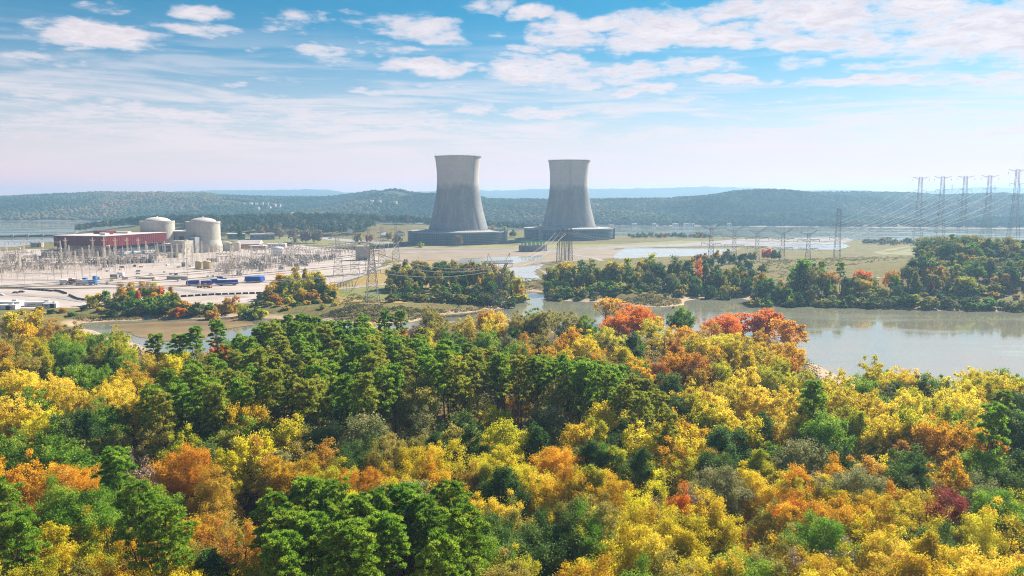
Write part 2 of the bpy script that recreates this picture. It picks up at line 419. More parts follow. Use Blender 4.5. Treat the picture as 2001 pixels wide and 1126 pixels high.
def sheet(name, pts, z, mat, jit=2.2):
    """a flat sheet of ground cover with a slightly ragged edge, given as world xy points"""
    q = []; g = random.Random(len(pts) * 7 + int(abs(pts[0][0])))
    for i, (x, y) in enumerate(pts):
        x2, y2 = pts[(i + 1) % len(pts)]; k = max(1, min(40, int(math.hypot(x2 - x, y2 - y) / 9)))
        for j in range(k): q.append((x + (x2 - x) * j / k + g.uniform(-jit, jit), y + (y2 - y) * j / k + g.uniform(-jit, jit) * 1.3))
    pts = q
    tri = geometry.tessellate_polygon([[Vector((x, y, 0)) for x, y in pts]])
    m = bpy.data.meshes.new(name); vs = [(x, y, z) for x, y in pts]; fs = []
    for a, b, c in tri:
        ax, ay = pts[a]; bx, by = pts[b]; cx, cyy = pts[c]
        fs.append((a, b, c) if (bx - ax) * (cyy - ay) - (by - ay) * (cx - ax) > 0 else (a, c, b))
    m.from_pydata(vs, [], fs); m.materials.append(mat); m.update()
    return tag(link(name, m), kind='structure')

def strip(name, line, w, z, mat):
    """a road of width w along world xy points"""
    pts = [Vector((x, y)) for x, y in line]; L = []; Rr = []
    for i, p in enumerate(pts):
        d = (pts[min(i + 1, len(pts) - 1)] - pts[max(i - 1, 0)]).normalized(); n = Vector((-d.y, d.x)) * w / 2
        L.append(p + n); Rr.append(p - n)
    n = len(pts); vs = [(p.x, p.y, z) for p in L + Rr]; fs = [(i, n + i, n + i + 1, i + 1) for i in range(n - 1)]
    m = bpy.data.meshes.new(name); m.from_pydata(vs, [], fs); m.materials.append(mat); m.update()
    return tag(link(name, m), kind='structure')

# ------------------------------------------------------------------ hills
SKY1 = [(-900, 378), (-300, 382), (0, 382), (60, 380), (100, 377), (190, 373), (260, 374), (330, 377), (400, 375), (440, 379), (500, 381), (560, 382), (640, 382), (690, 376), (730, 370), (770, 372), (800, 376), (850, 377), (950, 386), (1000, 387),
        (1100, 387), (1190, 386), (1300, 385), (1400, 379), (1480, 374), (1560, 373), (1620, 373), (1700, 373), (1760, 374), (1840, 379), (1900, 377), (1960, 375), (2001, 378), (2400, 374), (2900, 380)]
SKY2 = [(-900, 384), (0, 383), (60, 379), (100, 378), (330, 376), (345, 374), (420, 372), (500, 372), (560, 371), (600, 370), (640, 371), (680, 377), (780, 376), (850, 373), (940, 372), (1000, 372), (1060, 369), (1180, 369), (1280, 368), (1370, 365), (1440, 366), (1500, 369), (1540, 374), (1620, 371),
        (1680, 371), (1720, 374), (1800, 375), (1860, 368), (1920, 366), (2001, 368), (2400, 370), (2900, 372)]
SHORE = [(-900, 424), (-200, 430), (0, 432), (160, 432), (500, 435), (900, 437), (1200, 440), (1500, 443), (2001, 447), (2600, 452)]
def interp(tab, u): return np.interp(u, [p[0] for p in tab], [p[1] for p in tab])
HU, HYD = np.linspace(-700, 2700, 340), None
def hill_fn(u, s):
    """ground of the near hills: u is the bearing (as photo column), s runs 0 at the far shore to 1 at the ridge and on to 1.5 behind it"""
    vs = interp(SHORE, u); y0 = HC / np.tan(PITCH - np.arctan((563 - vs) / F)) + 12
    yr = y0 + 900 + 350 * np.sin(u * .004)
    y = y0 + (yr - y0) * s
    vr = interp(SKY1, u); zr = HC + yr * np.tan(np.arctan((563 - vr) / F) - PITCH) - 13
    x0 = (u - 1000.5) / F * (y * cP)
    prof = np.where(s < 1, np.clip(s, 0, 1) ** .85, 1 - .6 * (s - 1))
    lump = (vnoise(x0, y, 420, 5) - .5) * 100 + (vnoise(x0, y, 170, 6) - .5) * 45
    z = 2 + (zr - 2) * prof + lump * np.clip(s * 2.5, 0, 1) * np.clip((1 - s) * 2.2, 0.0, 1)
    return x0, y, np.maximum(z, np.minimum(2.0, s * 40))

def icosa():
    p = (1 + 5 ** .5) / 2
    v = np.array([(-1, p, 0), (1, p, 0), (-1, -p, 0), (1, -p, 0), (0, -1, p), (0, 1, p), (0, -1, -p), (0, 1, -p), (p, 0, -1), (p, 0, 1), (-p, 0, -1), (-p, 0, 1)], float); v /= np.linalg.norm(v[0])
    f = np.array([(0, 11, 5), (0, 5, 1), (0, 1, 7), (0, 7, 10), (0, 10, 11), (1, 5, 9), (5, 11, 4), (11, 10, 2), (10, 7, 6), (7, 1, 8), (3, 9, 4), (3, 4, 2), (3, 2, 6), (3, 6, 8), (3, 8, 9), (4, 9, 5), (2, 4, 11), (6, 2, 10), (8, 6, 7), (9, 8, 1)])
    return v, f

def canopy_mesh(name, pts, rad, hgt, mat, tint):
    """many tree crowns as one body: a jittered lump for each point"""
    v, f = icosa(); n = len(pts)
    j = 1 + (rng.random((n, 12)) - .5) * .7
    V = v[None] * j[:, :, None] * np.stack([rad, rad, hgt * .5], -1)[:, None, :]
    V[:, :, 2] += hgt[:, None] * .55
    V += pts[:, None, :]
    Fc = (f[None] + (np.arange(n) * 12)[:, None, None]).reshape(-1, 3)
    return link(name, mesh_np(name, V.reshape(-1, 3), Fc, mat, np.repeat(tint, 20), True))

def build_hills():
    wood = paint('forest_soil', (.05, .07, .03), .95, .2, .01)
    S = np.linspace(0, 1.5, 40); U, SS = np.meshgrid(HU, S)
    x, y, z = hill_fn(U, SS); v = np.stack([x, y, z], -1).reshape(-1, 3); na = len(HU); nr = len(S)
    i = np.arange(nr - 1)[:, None] * na + np.arange(na - 1)[None, :]
    f = np.stack([i, i + 1, i + na + 1, i + na], -1).reshape(-1, 4)
    tag(link('hills', mesh_np('hills', v, f, wood, None, True)), kind='structure')
    n = 62000
    u = rng.uniform(-420, 2420, n); s = rng.random(n) ** .85 * 1.12 + .004
    x, y, z = hill_fn(u, s)
    # a few cleared meadows
    keep = ~((np.abs(u - 760) < 75) & (np.abs(s - .60) < .05)) & ~((np.abs(u - 520) < 90) & (np.abs(s - .48) < .035))
    u, s, x, y, z = u[keep], s[keep], x[keep], y[keep], z[keep]; n = len(u)
    r = rng.uniform(6.0, 11.0, n); h = rng.uniform(8, 15, n)
    tint = np.clip((vnoise(x, y, 330, 8) - .5) * .9 + (vnoise(x, y, 80, 18) - .5) * .5 + .32 + rng.random(n) ** 2 * .3, 0, 1)  # tree colours, plus broad patches painting lit and dark slopes into the tint
    far = leafmat('far_canopy', [(0, (.010, .035, .012)), (.3, (.035, .07, .02)), (.55, (.09, .105, .03)), (.8, (.17, .135, .045)), (1, (.24, .13, .05))], .12, spec=0.0)
    tag(canopy_mesh('hillside_forest', np.stack([x, y, z - 2], -1), r, h, far, tint), kind='stuff')
    # meadow strip on the hill
    mead = paint('pale_meadow', (.42, .36, .20), .95, .12, .02)
    # far ridges
    for nm, tab, D, hh in (('far_ridge', SKY2, 8000., 60.), ):
        U = np.linspace(-700, 2700, 500)
        vv = interp(tab, U) + (vnoise(U, U * 0, 9, 2) - .5) * 1.6 + (vnoise(U, U * 0, 3, 4) - .5) * .8; yr = D + 500 * np.sin(U * .003)
        zr = HC + yr * np.tan(np.arctan((563 - vv) / F) - PITCH)
        xs = (U - 1000.5) / F * yr * cP
        rows = []
        for k in np.linspace(0, 1, 14):
            yy = yr - 1500 * (1 - k); zz = 3 + (zr - 3) * k ** 1.1 + (vnoise(xs, yy, 240, 9) - .5) * 60 * (1 - k) * k * 2
            rows.append(np.stack([xs * yy / yr, yy, zz], -1))
        rows.append(np.stack([xs * 1.1, yr + 1300, np.full_like(zr, 3)], -1))
        v = np.concatenate(rows); na = len(U); nr = len(rows)
        i = np.arange(nr - 1)[:, None] * na + np.arange(na - 1)[None, :]
        f = np.stack([i, i + 1, i + na + 1, i + na], -1).reshape(-1, 4)
        rid = paint('ridge_forest', (.04, .06, .03), .95, .2, .006)
        tag(link(nm, mesh_np(nm, v, f, rid, None, True)), kind='structure')

def build_water():
    w = watermat('lake_water', (.22, .21, .15), .10)
    m = MB(); m.poly([(-6500, 200, 0), (7000, 200, 0), (7000, 5200, 0), (-6500, 5200, 0)], [(0, 1, 2, 3)])
    tag(m.build('water', w), kind='structure')

def build_haze():
    m, t, out = newmat('haze_air')
    v = t.add('ShaderNodeVolumePrincipled'); v.inputs['Color'].default_value = HAZE_COL; v.inputs['Density'].default_value = HAZE_D; v.inputs['Anisotropy'].default_value = 0.25
    t.l.new(v.outputs[0], out.inputs['Volume'])
    b = MB(); b.box((0, 5050, 118), (21000, 10500, 248))
    tag(b.build('haze', m), kind='stuff')
HAZE_COL = (.41, .69, 1.0, 1); HAZE_D = 1.45e-4
build_ground(); build_water(); build_hills(); build_haze()

# ------------------------------------------------------------------ trees
def unit(v): return v / np.maximum(np.linalg.norm(v, axis=-1, keepdims=True), 1e-9)
def sph(n, g): return unit(g.normal(size=(n, 3)))

def cards(c, nrm, size, aspect, g, along=None):
    """one small leaf spray (a diamond) for each centre"""
    n = len(c); nrm = unit(nrm)
    t = along if along is not None else g.normal(size=(n, 3))
    t = unit(t - nrm * np.sum(t * nrm, -1, keepdims=True)); b = np.cross(nrm, t)
    s = size[:, None]; L = t * s * .5; W = b * s * .5 * aspect
    bend = nrm * s * (g.random((n, 1)) - .5) * .35
    v = np.stack([c - L, c + W + bend, c + L, c - W + bend], 1).reshape(-1, 3)
    return v, np.arange(4 * n).reshape(n, 4)

def env_round(d, a, h): return d * np.array([a, a, h])

def crown(seed, H, a, h, zc, ncl, per, leaf, kind='round', clump=1.25, up=.25):
    """leaf sprays gathered in clumps through a crown's outer volume. H total height, a half width, h half height, zc centre height"""
    g = np.random.default_rng(seed)
    d = sph(ncl * 3, g); d = d[d[:, 2] > -.75][:ncl]; ncl = len(d)
    ph = g.random(3) * 6.3
    lump = 1 + .16 * np.sin(3 * np.arctan2(d[:, 1], d[:, 0]) + ph[0]) + .12 * np.sin(5 * d[:, 2] + ph[1]) + g.normal(size=ncl) * .09
    rr = (.50 + .50 * g.random(ncl) ** .55) * lump
    if kind == 'cone':
        zt = g.random(ncl) ** .75; w = np.clip(1 - zt, .06, 1) ** .8; th = g.random(ncl) * 6.283; q = (.35 + .65 * g.random(ncl) ** .5) * w
        C = np.stack([np.cos(th) * q * a, np.sin(th) * q * a, zc - h + zt * 2 * h], -1)
    elif kind == 'egg':
        C = d * rr[:, None] * np.array([a, a, h]); k = 1 - .38 * np.clip(C[:, 2] / h, -1, 1); C[:, :2] *= k[:, None]; C[:, 2] += zc
    elif kind == 'vase':
        C = d * rr[:, None] * np.array([a, a, h]); k = 1 + .32 * np.clip(C[:, 2] / h, -1, 1); C[:, :2] *= k[:, None]; C[:, 2] += zc
    elif kind == 'multi':
        lobes = g.normal(size=(4, 3)) * np.array([a * .48, a * .48, h * .38]); w = g.integers(0, 4, ncl)
        C = d * rr[:, None] * np.array([a, a, h]) * .62 + lobes[w]; C[:, 2] += zc
    else:
        C = d * rr[:, None] * np.array([a, a, h]); C[:, 2] += zc
    top = C[:, 2].max(); C[:, 2] += (H - clump * .6) - top
    cr = clump * g.uniform(.65, 1.35, ncl)
    ct = g.random(ncl)
    i = np.repeat(np.arange(ncl), per); n = len(i)
    dd = sph(n, g); dd[:, 2] = np.where(dd[:, 2] < -.25, -dd[:, 2] * .6, dd[:, 2])
    pos = C[i] + g.normal(size=(n, 3)) * (cr[i] * .42)[:, None] * np.array([1, 1, .95])
    st = g.random(n) < .10                              # loose sprays between the clumps
    j2 = g.integers(0, ncl, n); pos[st] = (C[i] * .5 + C[j2] * .5)[st] + g.normal(size=(n, 3))[st] * .5
    out = unit(C[i] - np.array([0, 0, zc - h * .5])) 
    nr = dd * .5 + out * .2 + g.normal(size=(n, 3)) * .62 + np.array([0, 0, up])
    v, f = cards(pos, nr, leaf * g.uniform(.6, 1.35, n), .68, g)
    q = g.normal(size=3) * .55 / a * 2.2; turn = .5 + .5 * np.sin(C @ q + g.random() * 6.3)      # some limbs have turned further than others
    tint = np.clip(.30 * ct[i] + .36 * turn[i] + .40 * g.random(n), 0, 1)
    return v, f, tint, C

def pinecrown(seed, H, a, h, ncl, per, leaf, clump=1.0):
    """needle tufts at the ends of whorled branches; a flat-rounded open crown on the upper part of the trunk"""
    g = np.random.default_rng(seed)
    t = g.random(ncl) ** .62                              # 0 at the crown's foot, 1 at the top
    w = np.clip(np.sin(np.pi * (.16 + .71 * t)), .05, 1) ** .75
    th = np.arange(ncl) * 2.4 + g.normal(size=ncl) * .5
    q = (.22 + .78 * g.random(ncl) ** .6) * w * g.uniform(.75, 1.2, ncl)
    C = np.stack([np.cos(th) * q * a, np.sin(th) * q * a, H - 2 * h + t * 2 * h * .96 + q * .5], -1)
    cr = clump * g.uniform(.7, 1.3, ncl) * (.65 + .35 * w); ct = g.random(ncl)
    i = np.repeat(np.arange(ncl), per); n = len(i)
    dd = sph(n, g); dd[:, 2] = np.where(dd[:, 2] < -.35, -dd[:, 2], dd[:, 2])
    st = C[i] + dd * (cr[i] * .62 * g.random(n) ** .6)[:, None] * np.array([1, 1, .55])
    al = unit(dd + np.array([0, 0, .55]) + g.normal(size=(n, 3)) * .25)
    nr = np.cross(al, g.normal(size=(n, 3)))
    v, f = cards(st + al * leaf * .3, nr + np.array([0, 0, .3]), leaf * g.uniform(.7, 1.3, n), .30, g, along=al)
    tint = np.clip(.45 * ct[i] + .55 * g.random(n), 0, 1)
    return v, f, tint, C

def trunk_mesh(name, seed, H, C, r0, mat, limbs, top, bend=.5, fork=.4):
    g = random.Random(seed); b = MB(); n = 5; pts = []; ox = oy = 0
    for k in range(n + 1):
        t = k / n; pts.append(Vector((ox, oy, H * top * t))); ox += g.uniform(-bend, bend) * .4; oy += g.uniform(-bend, bend) * .4
    for k in range(n): b.bar(pts[k] - Vector((0, 0, 0.3 if k == 0 else .05)), pts[k + 1], r0 * (1 - .8 * k / n), 6, r0 * (1 - .8 * (k + 1) / n))
    idx = list(range(len(C))); g.shuffle(idx)
    for i in idx[:limbs]:
        c = Vector(C[i]); t = min(max((c.z - H * fork * .55) / (H * top), .18), .96) * g.uniform(.75, .98)
        k = min(int(t * n), n - 1); s = pts[k].lerp(pts[k + 1], t * n - k); m = s.lerp(c, .5) + Vector((0, 0, g.uniform(-.2, .6)))
        rr = r0 * (1 - .8 * t) * .5
        b.bar(s, m, rr, 4, rr * .65); b.bar(m, c, rr * .65, 4, rr * .2)
    return b.mesh(name, mat)

PROTO = {}
def proto(key, *a):
    """(crown mesh, trunk mesh, height, half width)"""
    if key in PROTO: return PROTO[key]
    shape, lod, s = key; seed = (abs(hash_str(shape)) % 1000) * 7 + s * 31 + 3
    D = {'near': (120, 300, .27), 'mid': (100, 150, .42), 'far': (64, 60, 1.0)}[lod]
    n, per, leaf = D
    if shape == 'pine':
        H, A, hh = 25.0, (3.1 + .3 * (s % 3)) * (1.25 if lod == 'near' else 1.0), 6.6 + .9 * (s % 2)
        N = {'near': (170, 125, .50), 'mid': (80, 90, .68), 'far': (44, 36, 1.4)}[lod]
        v, f, t, C = pinecrown(seed, H, A, hh, N[0], N[1], N[2], .95 if lod == 'near' else 1.15); tm = trunk_mesh('trunk', seed, H, C, .30, M['pine_bark'], 22, .95, .3, .55)
    else:
        H, A, hh, zc, kd, cl = {
            'dome':  (17.0, 6.0, 6.6, 9.8, 'round', 1.25), 'oval': (19.0, 4.2, 8.0, 10.8, 'egg', 1.1), 'cone': (17.0, 4.4, 7.8, 8.8, 'cone', 1.05),
            'multi': (18.0, 6.0, 8.2, 10.0, 'multi', 1.15), 'vase': (19.0, 4.8, 8.0, 11.0, 'vase', 1.1), 'bush': (7.0, 3.6, 3.2, 3.4, 'round', .9),
            'open': (18.0, 5.4, 8.0, 10.4, 'multi', 1.0)}[shape]
        if lod == 'far' and shape != 'bush': hh *= 1.12; A *= 1.12; cl *= 1.25
        if shape == 'open': n = int(n * .62); per = int(per * .62)
        if shape == 'bush': n = n // 2
        v, f, t, C = crown(seed, H, A, hh, zc, n, per, leaf, kd, cl * (1.0 if lod != 'far' else 1.1)); tm = trunk_mesh('trunk', seed, H, C, .34 if shape != 'bush' else .1, M['bark'], 20 if shape != 'open' else 44, .78, .6)
    cm = mesh_np('crown', v, f, LEAF['G'], t)
    PROTO[key] = (cm, tm, H, A); return PROTO[key]
def hash_str(s): return sum((i + 1) * ord(c) for i, c in enumerate(s))

NAMES = {'P': ('pine_tree', 'pine', 'green pine'), 'PO': ('pine_tree', 'pine', 'pale olive pine'), 'G': ('green_tree', 'tree', 'bright green tree'), 'D': ('evergreen_tree', 'tree', 'dark green tree'), 'W': ('grey_green_tree', 'tree', 'grey-green domed tree'),
         'L': ('olive_tree', 'tree', 'dull olive-yellow tree'), 'YG': ('yellow_green_tree', 'tree', 'yellow-green tree'), 'Y': ('golden_tree', 'tree', 'golden tree'), 'LY': ('yellow_tree', 'tree', 'bright yellow tree'), 'O': ('amber_tree', 'tree', 'orange tree'),
         'R': ('rust_tree', 'tree', 'rust-brown tree'), 'RR': ('red_tree', 'tree', 'scarlet tree'), 'RB': ('maroon_tree', 'tree', 'maroon-leaved tree'), 'B': ('bare_tree', 'tree', 'nearly bare grey tree')}
NAMES['L'] = ('hardwood_tree', 'tree', 'dull olive-yellow tree')
SHAPES = {'P': ['pine'], 'PO': ['pine'], 'G': ['dome', 'multi'], 'D': ['dome', 'oval'], 'W': ['dome', 'multi'], 'L': ['open', 'multi', 'vase'], 'YG': ['oval', 'vase', 'multi'], 'Y': ['multi', 'oval', 'dome', 'open', 'open', 'vase'], 'LY': ['multi', 'vase', 'open'],
          'O': ['multi', 'vase', 'dome', 'open', 'open'], 'R': ['multi', 'oval', 'open', 'dome'], 'RR': ['multi', 'dome'], 'RB': ['multi'], 'B': ['open']}
TREES = []      # (x, y, half width, kind, patch, u, v, crown object root)
def tree(x, y, kind, H, patch=None, shape=None, lod=None, wide=1.0, base=None):
    dist = math.hypot(x, y); lod = lod or ('near' if dist < 185 else 'mid' if dist < 430 else 'far')
    shape = shape or R.choice(SHAPES[kind]); s = R.randrange(2 if lod == 'near' else 3)
    cm, tm, h0, a0 = proto((shape, lod, s))
    z = base if base is not None else g1(x, y)
    r = empty(NAMES[kind][0], (x, y, z - .1), R.random() * 6.283); k = H / h0; w = k ** .75 * wide * R.uniform(.92, 1.08); r.scale = (w, w, k)
    r.rotation_euler.x = R.gauss(0, .028); r.rotation_euler.y = R.gauss(0, .028)
    c = link('crown', cm, r); c.material_slots[0].link = 'OBJECT'; c.material_slots[0].material = LEAF[kind]
    t = link('trunk', tm, r)
    if kind in ('B', 'L') : t.material_slots[0].link = 'OBJECT'; t.material_slots[0].material = M['grey_bark']
    u, v = pix(x, y, z + H); TREES.append([x, y, a0 * w, kind, patch, u, v, r]); return r

def tree_px(u, v, kind, H=None, **kw):
    """a tree whose top is seen at photo pixel (u, v)"""
    if u > 1160 and v < 660 and kind in ('RR', 'O', 'Y'): kw['wide'] = 1.45
    if H is None: H = {'P': R.uniform(24, 28), 'PO': R.uniform(23, 26)}.get(kind, R.uniform(16.5, 20))
    p = P(u, v, 5 + H)
    for _ in range(4): p = P(u, v, g1(p.x, p.y) + H)
    return tree(p.x, p.y, kind, H, **kw)

# treetops read off the photograph: the forest this side of the lake and the creek
TOPS = '''
20,1000,P 25,855,G 95,860,G 40,892,O 78,902,O 130,910,O 226,872,P 262,930,P 300,985,P 272,880,B 360,872,R 345,832,Y 440,880,Y 410,915,R 400,860,D 455,838,L 48,945,R 120,935,G 212,1003,Y 92,1020,Y 50,1075,Y 355,1018,O 300,1055,O 390,1027,L 446,1012,R 480,1030,Y 412,1072,D 485,1112,G 180,1060,Y 0,930,P 165,960,G 150,1090,L 20,1100,YG 330,1090,Y
507,862,R 635,860,R 695,872,R 575,893,O 722,905,O 735,860,L 775,882,Y 832,866,Y 925,866,Y 888,895,O 900,922,R 800,925,W 975,863,O 592,932,P 650,928,P 735,952,P 790,950,P 875,936,P 566,1000,P 705,970,P 637,968,P 530,962,P 830,965,P 610,1005,P 680,1020,P 760,1005,P 905,985,P 965,966,LY 988,912,D 680,1100,G 985,1098,L 540,1040,P 860,1030,P 930,1040,G 950,1010,D 600,905,Y 660,905,Y 545,900,L 820,905,Y 770,930,Y 945,905,Y
1045,868,Y 1095,873,O 1132,893,O 1150,858,D 1178,858,D 1200,868,YG 1245,873,D 1295,883,Y 1330,843,Y 1357,866,O 1400,880,D 1478,873,YG 1062,922,LY 1112,932,LY 1190,928,O 1230,935,O 1362,928,B 1410,915,W 1470,913,O 1240,975,Y 1265,962,Y 1370,968,RR 1392,962,Y 1325,990,Y 1400,1000,Y 1275,1024,LY 1150,972,L 1108,988,D 1138,990,D 1060,990,L 1180,1002,Y 1415,1085,LY 1012,1085,YG 1075,1082,W 1485,1045,L 1340,1040,Y 1200,1060,Y 1300,1090,L 1240,1100,G 1140,1090,O 1450,985,R 1030,1010,D 1090,1040,D 1365,1075,Y 1020,900,Y 1160,905,YG
1557,863,W 1648,868,D 1688,873,O 1638,897,O 1695,893,R 1780,868,D 1675,917,W 1848,886,O 1913,930,W 1855,933,W 1860,958,RB 1550,917,YG 1508,903,O 1545,970,RR 1600,973,O 1775,948,O 1812,955,Y 1695,950,O 1602,1010,G 1712,1033,LY 1900,995,Y 1962,1000,Y 1812,1020,D 1960,1055,LY 1887,1057,G 1562,1045,B 1590,1102,LY 1612,1070,O 1825,1042,Y 1645,1080,R 1750,905,D 1735,1000,Y 1660,985,O 1520,1000,O 1985,960,YG 1930,880,D 1975,900,D 1770,1080,Y 1690,1100,Y 1900,1100,LY 1985,1100,Y 1830,1100,O 1720,960,YG 1610,935,Y 1950,960,G 1800,905,D
39,627,O 81,625,R 140,626,L 71,606,Y 16,610,Y 162,642,Y 226,634,YG 302,653,P 351,653,P 383,638,P 422,626,P 416,660,RR 338,688,Y 390,685,L 276,702,R 300,690,LY 7,668,R 65,655,Y 81,675,YG 110,650,YG 190,650,G 245,655,YG 32,725,LY 81,718,LY 107,730,LY 130,750,LY 16,772,LY 65,782,LY 20,700,Y 234,728,LY 179,752,LY 208,750,LY 253,758,LY 146,665,G 156,712,G 136,697,D 195,712,G 240,690,G 215,680,D 192,775,G 130,803,D 165,800,D 90,800,Y 367,708,P 432,697,P 325,720,P 292,745,P 406,726,P 357,750,P 26,835,G 91,835,G 140,858,G 234,835,L 279,835,L 448,837,L 494,850,Y 552,815,Y 578,842,L 10,650,L 45,690,L 265,715,Y
710,610,P 749,606,P 782,606,P 840,597,L 736,629,Y 782,629,R 808,626,B 850,618,L 837,643,Y 908,614,LY 951,602,O 973,607,LY 944,624,LY 1000,640,D 1032,600,G 1008,606,L 1062,604,L 1085,602,L 1126,614,L 1120,639,O 1172,635,Y 1185,582,O 1211,610,RR 1233,593,RR 1237,650,D 1060,640,L 1090,660,O 1030,650,R 1145,660,Y 1200,640,L 1250,598,RR 1275,620,Y 1330,598,G 1300,640,Y 1335,637,O 1317,660,R 1390,627,O 1420,606,RR 1445,609,RR 1475,604,RR 1505,609,RR 1545,620,O 1425,650,Y 1455,655,Y 1551,668,O 1515,688,O 1462,686,Y 1412,698,YG 1370,650,Y 1360,690,R 1330,680,O 1390,670,O 1480,640,R
1439,712,LY 1500,710,YG 1560,722,YG 1470,753,LY 1506,750,LY 1418,742,LY 1542,756,LY 1597,744,P 1630,730,YG 1702,699,YG 1690,731,G 1660,724,LY 1760,717,Y 1728,722,LY 1793,725,Y 1811,731,D 1648,750,LY 1687,758,LY 1738,766,LY 1787,757,YG 1841,742,YG 1874,736,Y 1926,720,YG 1956,728,Y 1995,732,Y 1883,762,LY 1968,765,P 1945,790,P 1990,800,D 1829,812,O 1914,820,O 1490,808,D 1430,835,D 1581,862,W 1775,766,LY 1385,745,LY 1400,790,YG 1455,800,LY 1530,800,LY 1640,790,YG 1680,800,YG 1720,805,Y 1790,800,YG 1850,790,YG 1375,770,Y 1360,720,R 1420,770,LY 1580,775,YG 1610,800,G 1745,795,G 1900,740,LY 1700,765,LY 1760,800,LY 1870,800,G 1610,745,YG
811,800,W 714,812,W 649,812,W 752,815,W 883,828,L 951,828,Y 1000,818,Y 1075,795,W 1133,825,Y 1191,783,Y 1237,728,PO 1270,740,PO 1290,758,PO 1255,765,PO 1300,790,PO 1220,750,PO 1290,808,Y 1250,830,Y 500,641,P 520,631,P 540,623,P 560,615,P 580,613,P 600,616,P 620,619,P 640,624,P 660,629,P 680,627,P 700,621,P 470,650,P 485,660,P 700,640,P 725,642,P 860,628,L 880,640,G 1010,614,L 1045,612,L 1105,610,L 1142,613,L 820,640,PO 770,640,L 1160,618,G 450,664,G 330,672,G 210,664,YG 180,668,L 530,640,P 550,632,P 575,628,P 595,632,P 615,634,P 655,640,P 675,642,P 700,655,P 715,632,P 735,640,G 765,655,P 800,655,L 1410,838,D 1330,770,D 1310,730,D 1045,830,D 915,830,D 605,830,D 1165,820,YG 1215,850,D 1350,800,O 860,845,D 690,850,D 780,850,L 520,820,D 480,810,D'''.split()

STANDS = [   # pine stands: polygon of treetops in photo pixels, spacing, kinds
 ([(420, 690), (520, 640), (560, 612), (640, 625), (800, 650), (900, 665), (1010, 690), (1030, 720), (1000, 700), (880, 700), (700, 730), (560, 760), (300, 775), (330, 720)], 6.6, ['P'] * 6 + ['PO'] * 4),
 ([(1035, 695), (1100, 688), (1170, 700), (1225, 725), (1230, 745), (1150, 712), (1060, 708)], 6.2, ['P'] * 6 + ['PO']),
]
def in_px(u, v, poly): return bool(inside(np.array([float(u)]), np.array([float(v)]), poly)[0])

def build_forest():
    for t in TOPS:
        u, v, k = t.split(',')
        if float(v) > 800 and R.random() < .18: k = {'Y': 'YG', 'O': 'Y', 'R': R.choice(['O', 'L']), 'D': 'G'}.get(k, k)
        tree_px(float(u), float(v), k)
    def free(x, y, rad, f=.62):
        return all((x - t[0]) ** 2 + (y - t[1]) ** 2 > (f * (rad + t[2])) ** 2 for t in TREES)
    def wet(x, y): return float(sdist(np.array([x]), np.array([y]), BAY)[0]) < 7
    for poly, sp, kinds in STANDS:
        us = [p[0] for p in poly]; vs = [p[1] for p in poly]
        for _ in range(3500):
            u = R.uniform(min(us), max(us)); v = R.uniform(min(vs), max(vs))
            if not in_px(u, v, poly): continue
            H = R.uniform(21.5, 28.5); p = P(u, v, 5 + H)
            if wet(p.x, p.y) or any((p.x - t[0]) ** 2 + (p.y - t[1]) ** 2 < sp * sp for t in TREES): continue
            k = R.choice(kinds)
            if R.random() < .10: k = R.choice(['YG', 'L', 'Y', 'G']); H *= .84
            tree(p.x, p.y, k, H, base=g1(p.x, p.y))
    anchors = [(float(a), float(b), k) for a, b, k in (t.split(',') for t in TOPS)]
    tries = 0
    while tries < 14000 and len(TREES) < 760:
        tries += 1
        y = math.sqrt(R.uniform(98 ** 2, 345 ** 2)); x = R.uniform(-.86, .86) * y
        if wet(x, y): continue
        H = R.uniform(13.5, 17.5); u, v = pix(x, y, 5 + H)
        if not (-190 < u < 2210 and v < 1150): continue
        b = sorted(anchors, key=lambda a: (a[0] - u) ** 2 + 5 * (a[1] - v) ** 2)[:3]; k = R.choice(b)[2]
        if k in ('RR', 'RB', 'B', 'P', 'PO'): k = R.choice(['Y', 'YG', 'G', 'L', 'O'])
        if k in ('D', 'W') and R.random() < .5: k = R.choice(['YG', 'L', 'G', 'Y'])
        if R.random() < .28: k = R.choice(['G', 'G', 'D', 'L', 'W'])
        if not free(x, y, 4.6, .66): continue
        # keep the open sight lines to the creek and the sand spit
        if v < 640 or (1540 < u < 1690 and v < 745) or (180 < u < 470 and v < 690) : continue
        tree(x, y, k, H)

def build_undergrowth():
    g = np.random.default_rng(77); n = 42000
    y = np.sqrt(g.uniform(92 ** 2, 400 ** 2, n)); x = g.uniform(-.9, .9, n) * y
    sd_ = sdist(x, y, BAY); ok = sd_ > 5; x, y = x[ok], y[ok]; z = gz(x, y)
    clus = vnoise(x, y, 7, 2) > .42; x, y, z = x[clus], y[clus], z[clus]; n = len(x)
    per = 5; i = np.repeat(np.arange(n), per)
    p = np.stack([x[i] + g.normal(size=n * per) * .8, y[i] + g.normal(size=n * per) * .8, z[i] + g.random(n * per) ** 1.3 * 2.6 + .1], -1)
    v, f = cards(p, g.normal(size=p.shape) * .7 + np.array([0, 0, .5]), g.uniform(.5, 1.1, len(p)), .7, g)
    m = leafmat('undergrowth_leaves', [(0, (.03, .07, .015)), (.5, (.09, .13, .025)), (.75, (.26, .2, .04)), (1, (.34, .16, .05))])
    tag(link('undergrowth', mesh_np('undergrowth', v, f, m, g.random(len(f)))), kind='stuff')

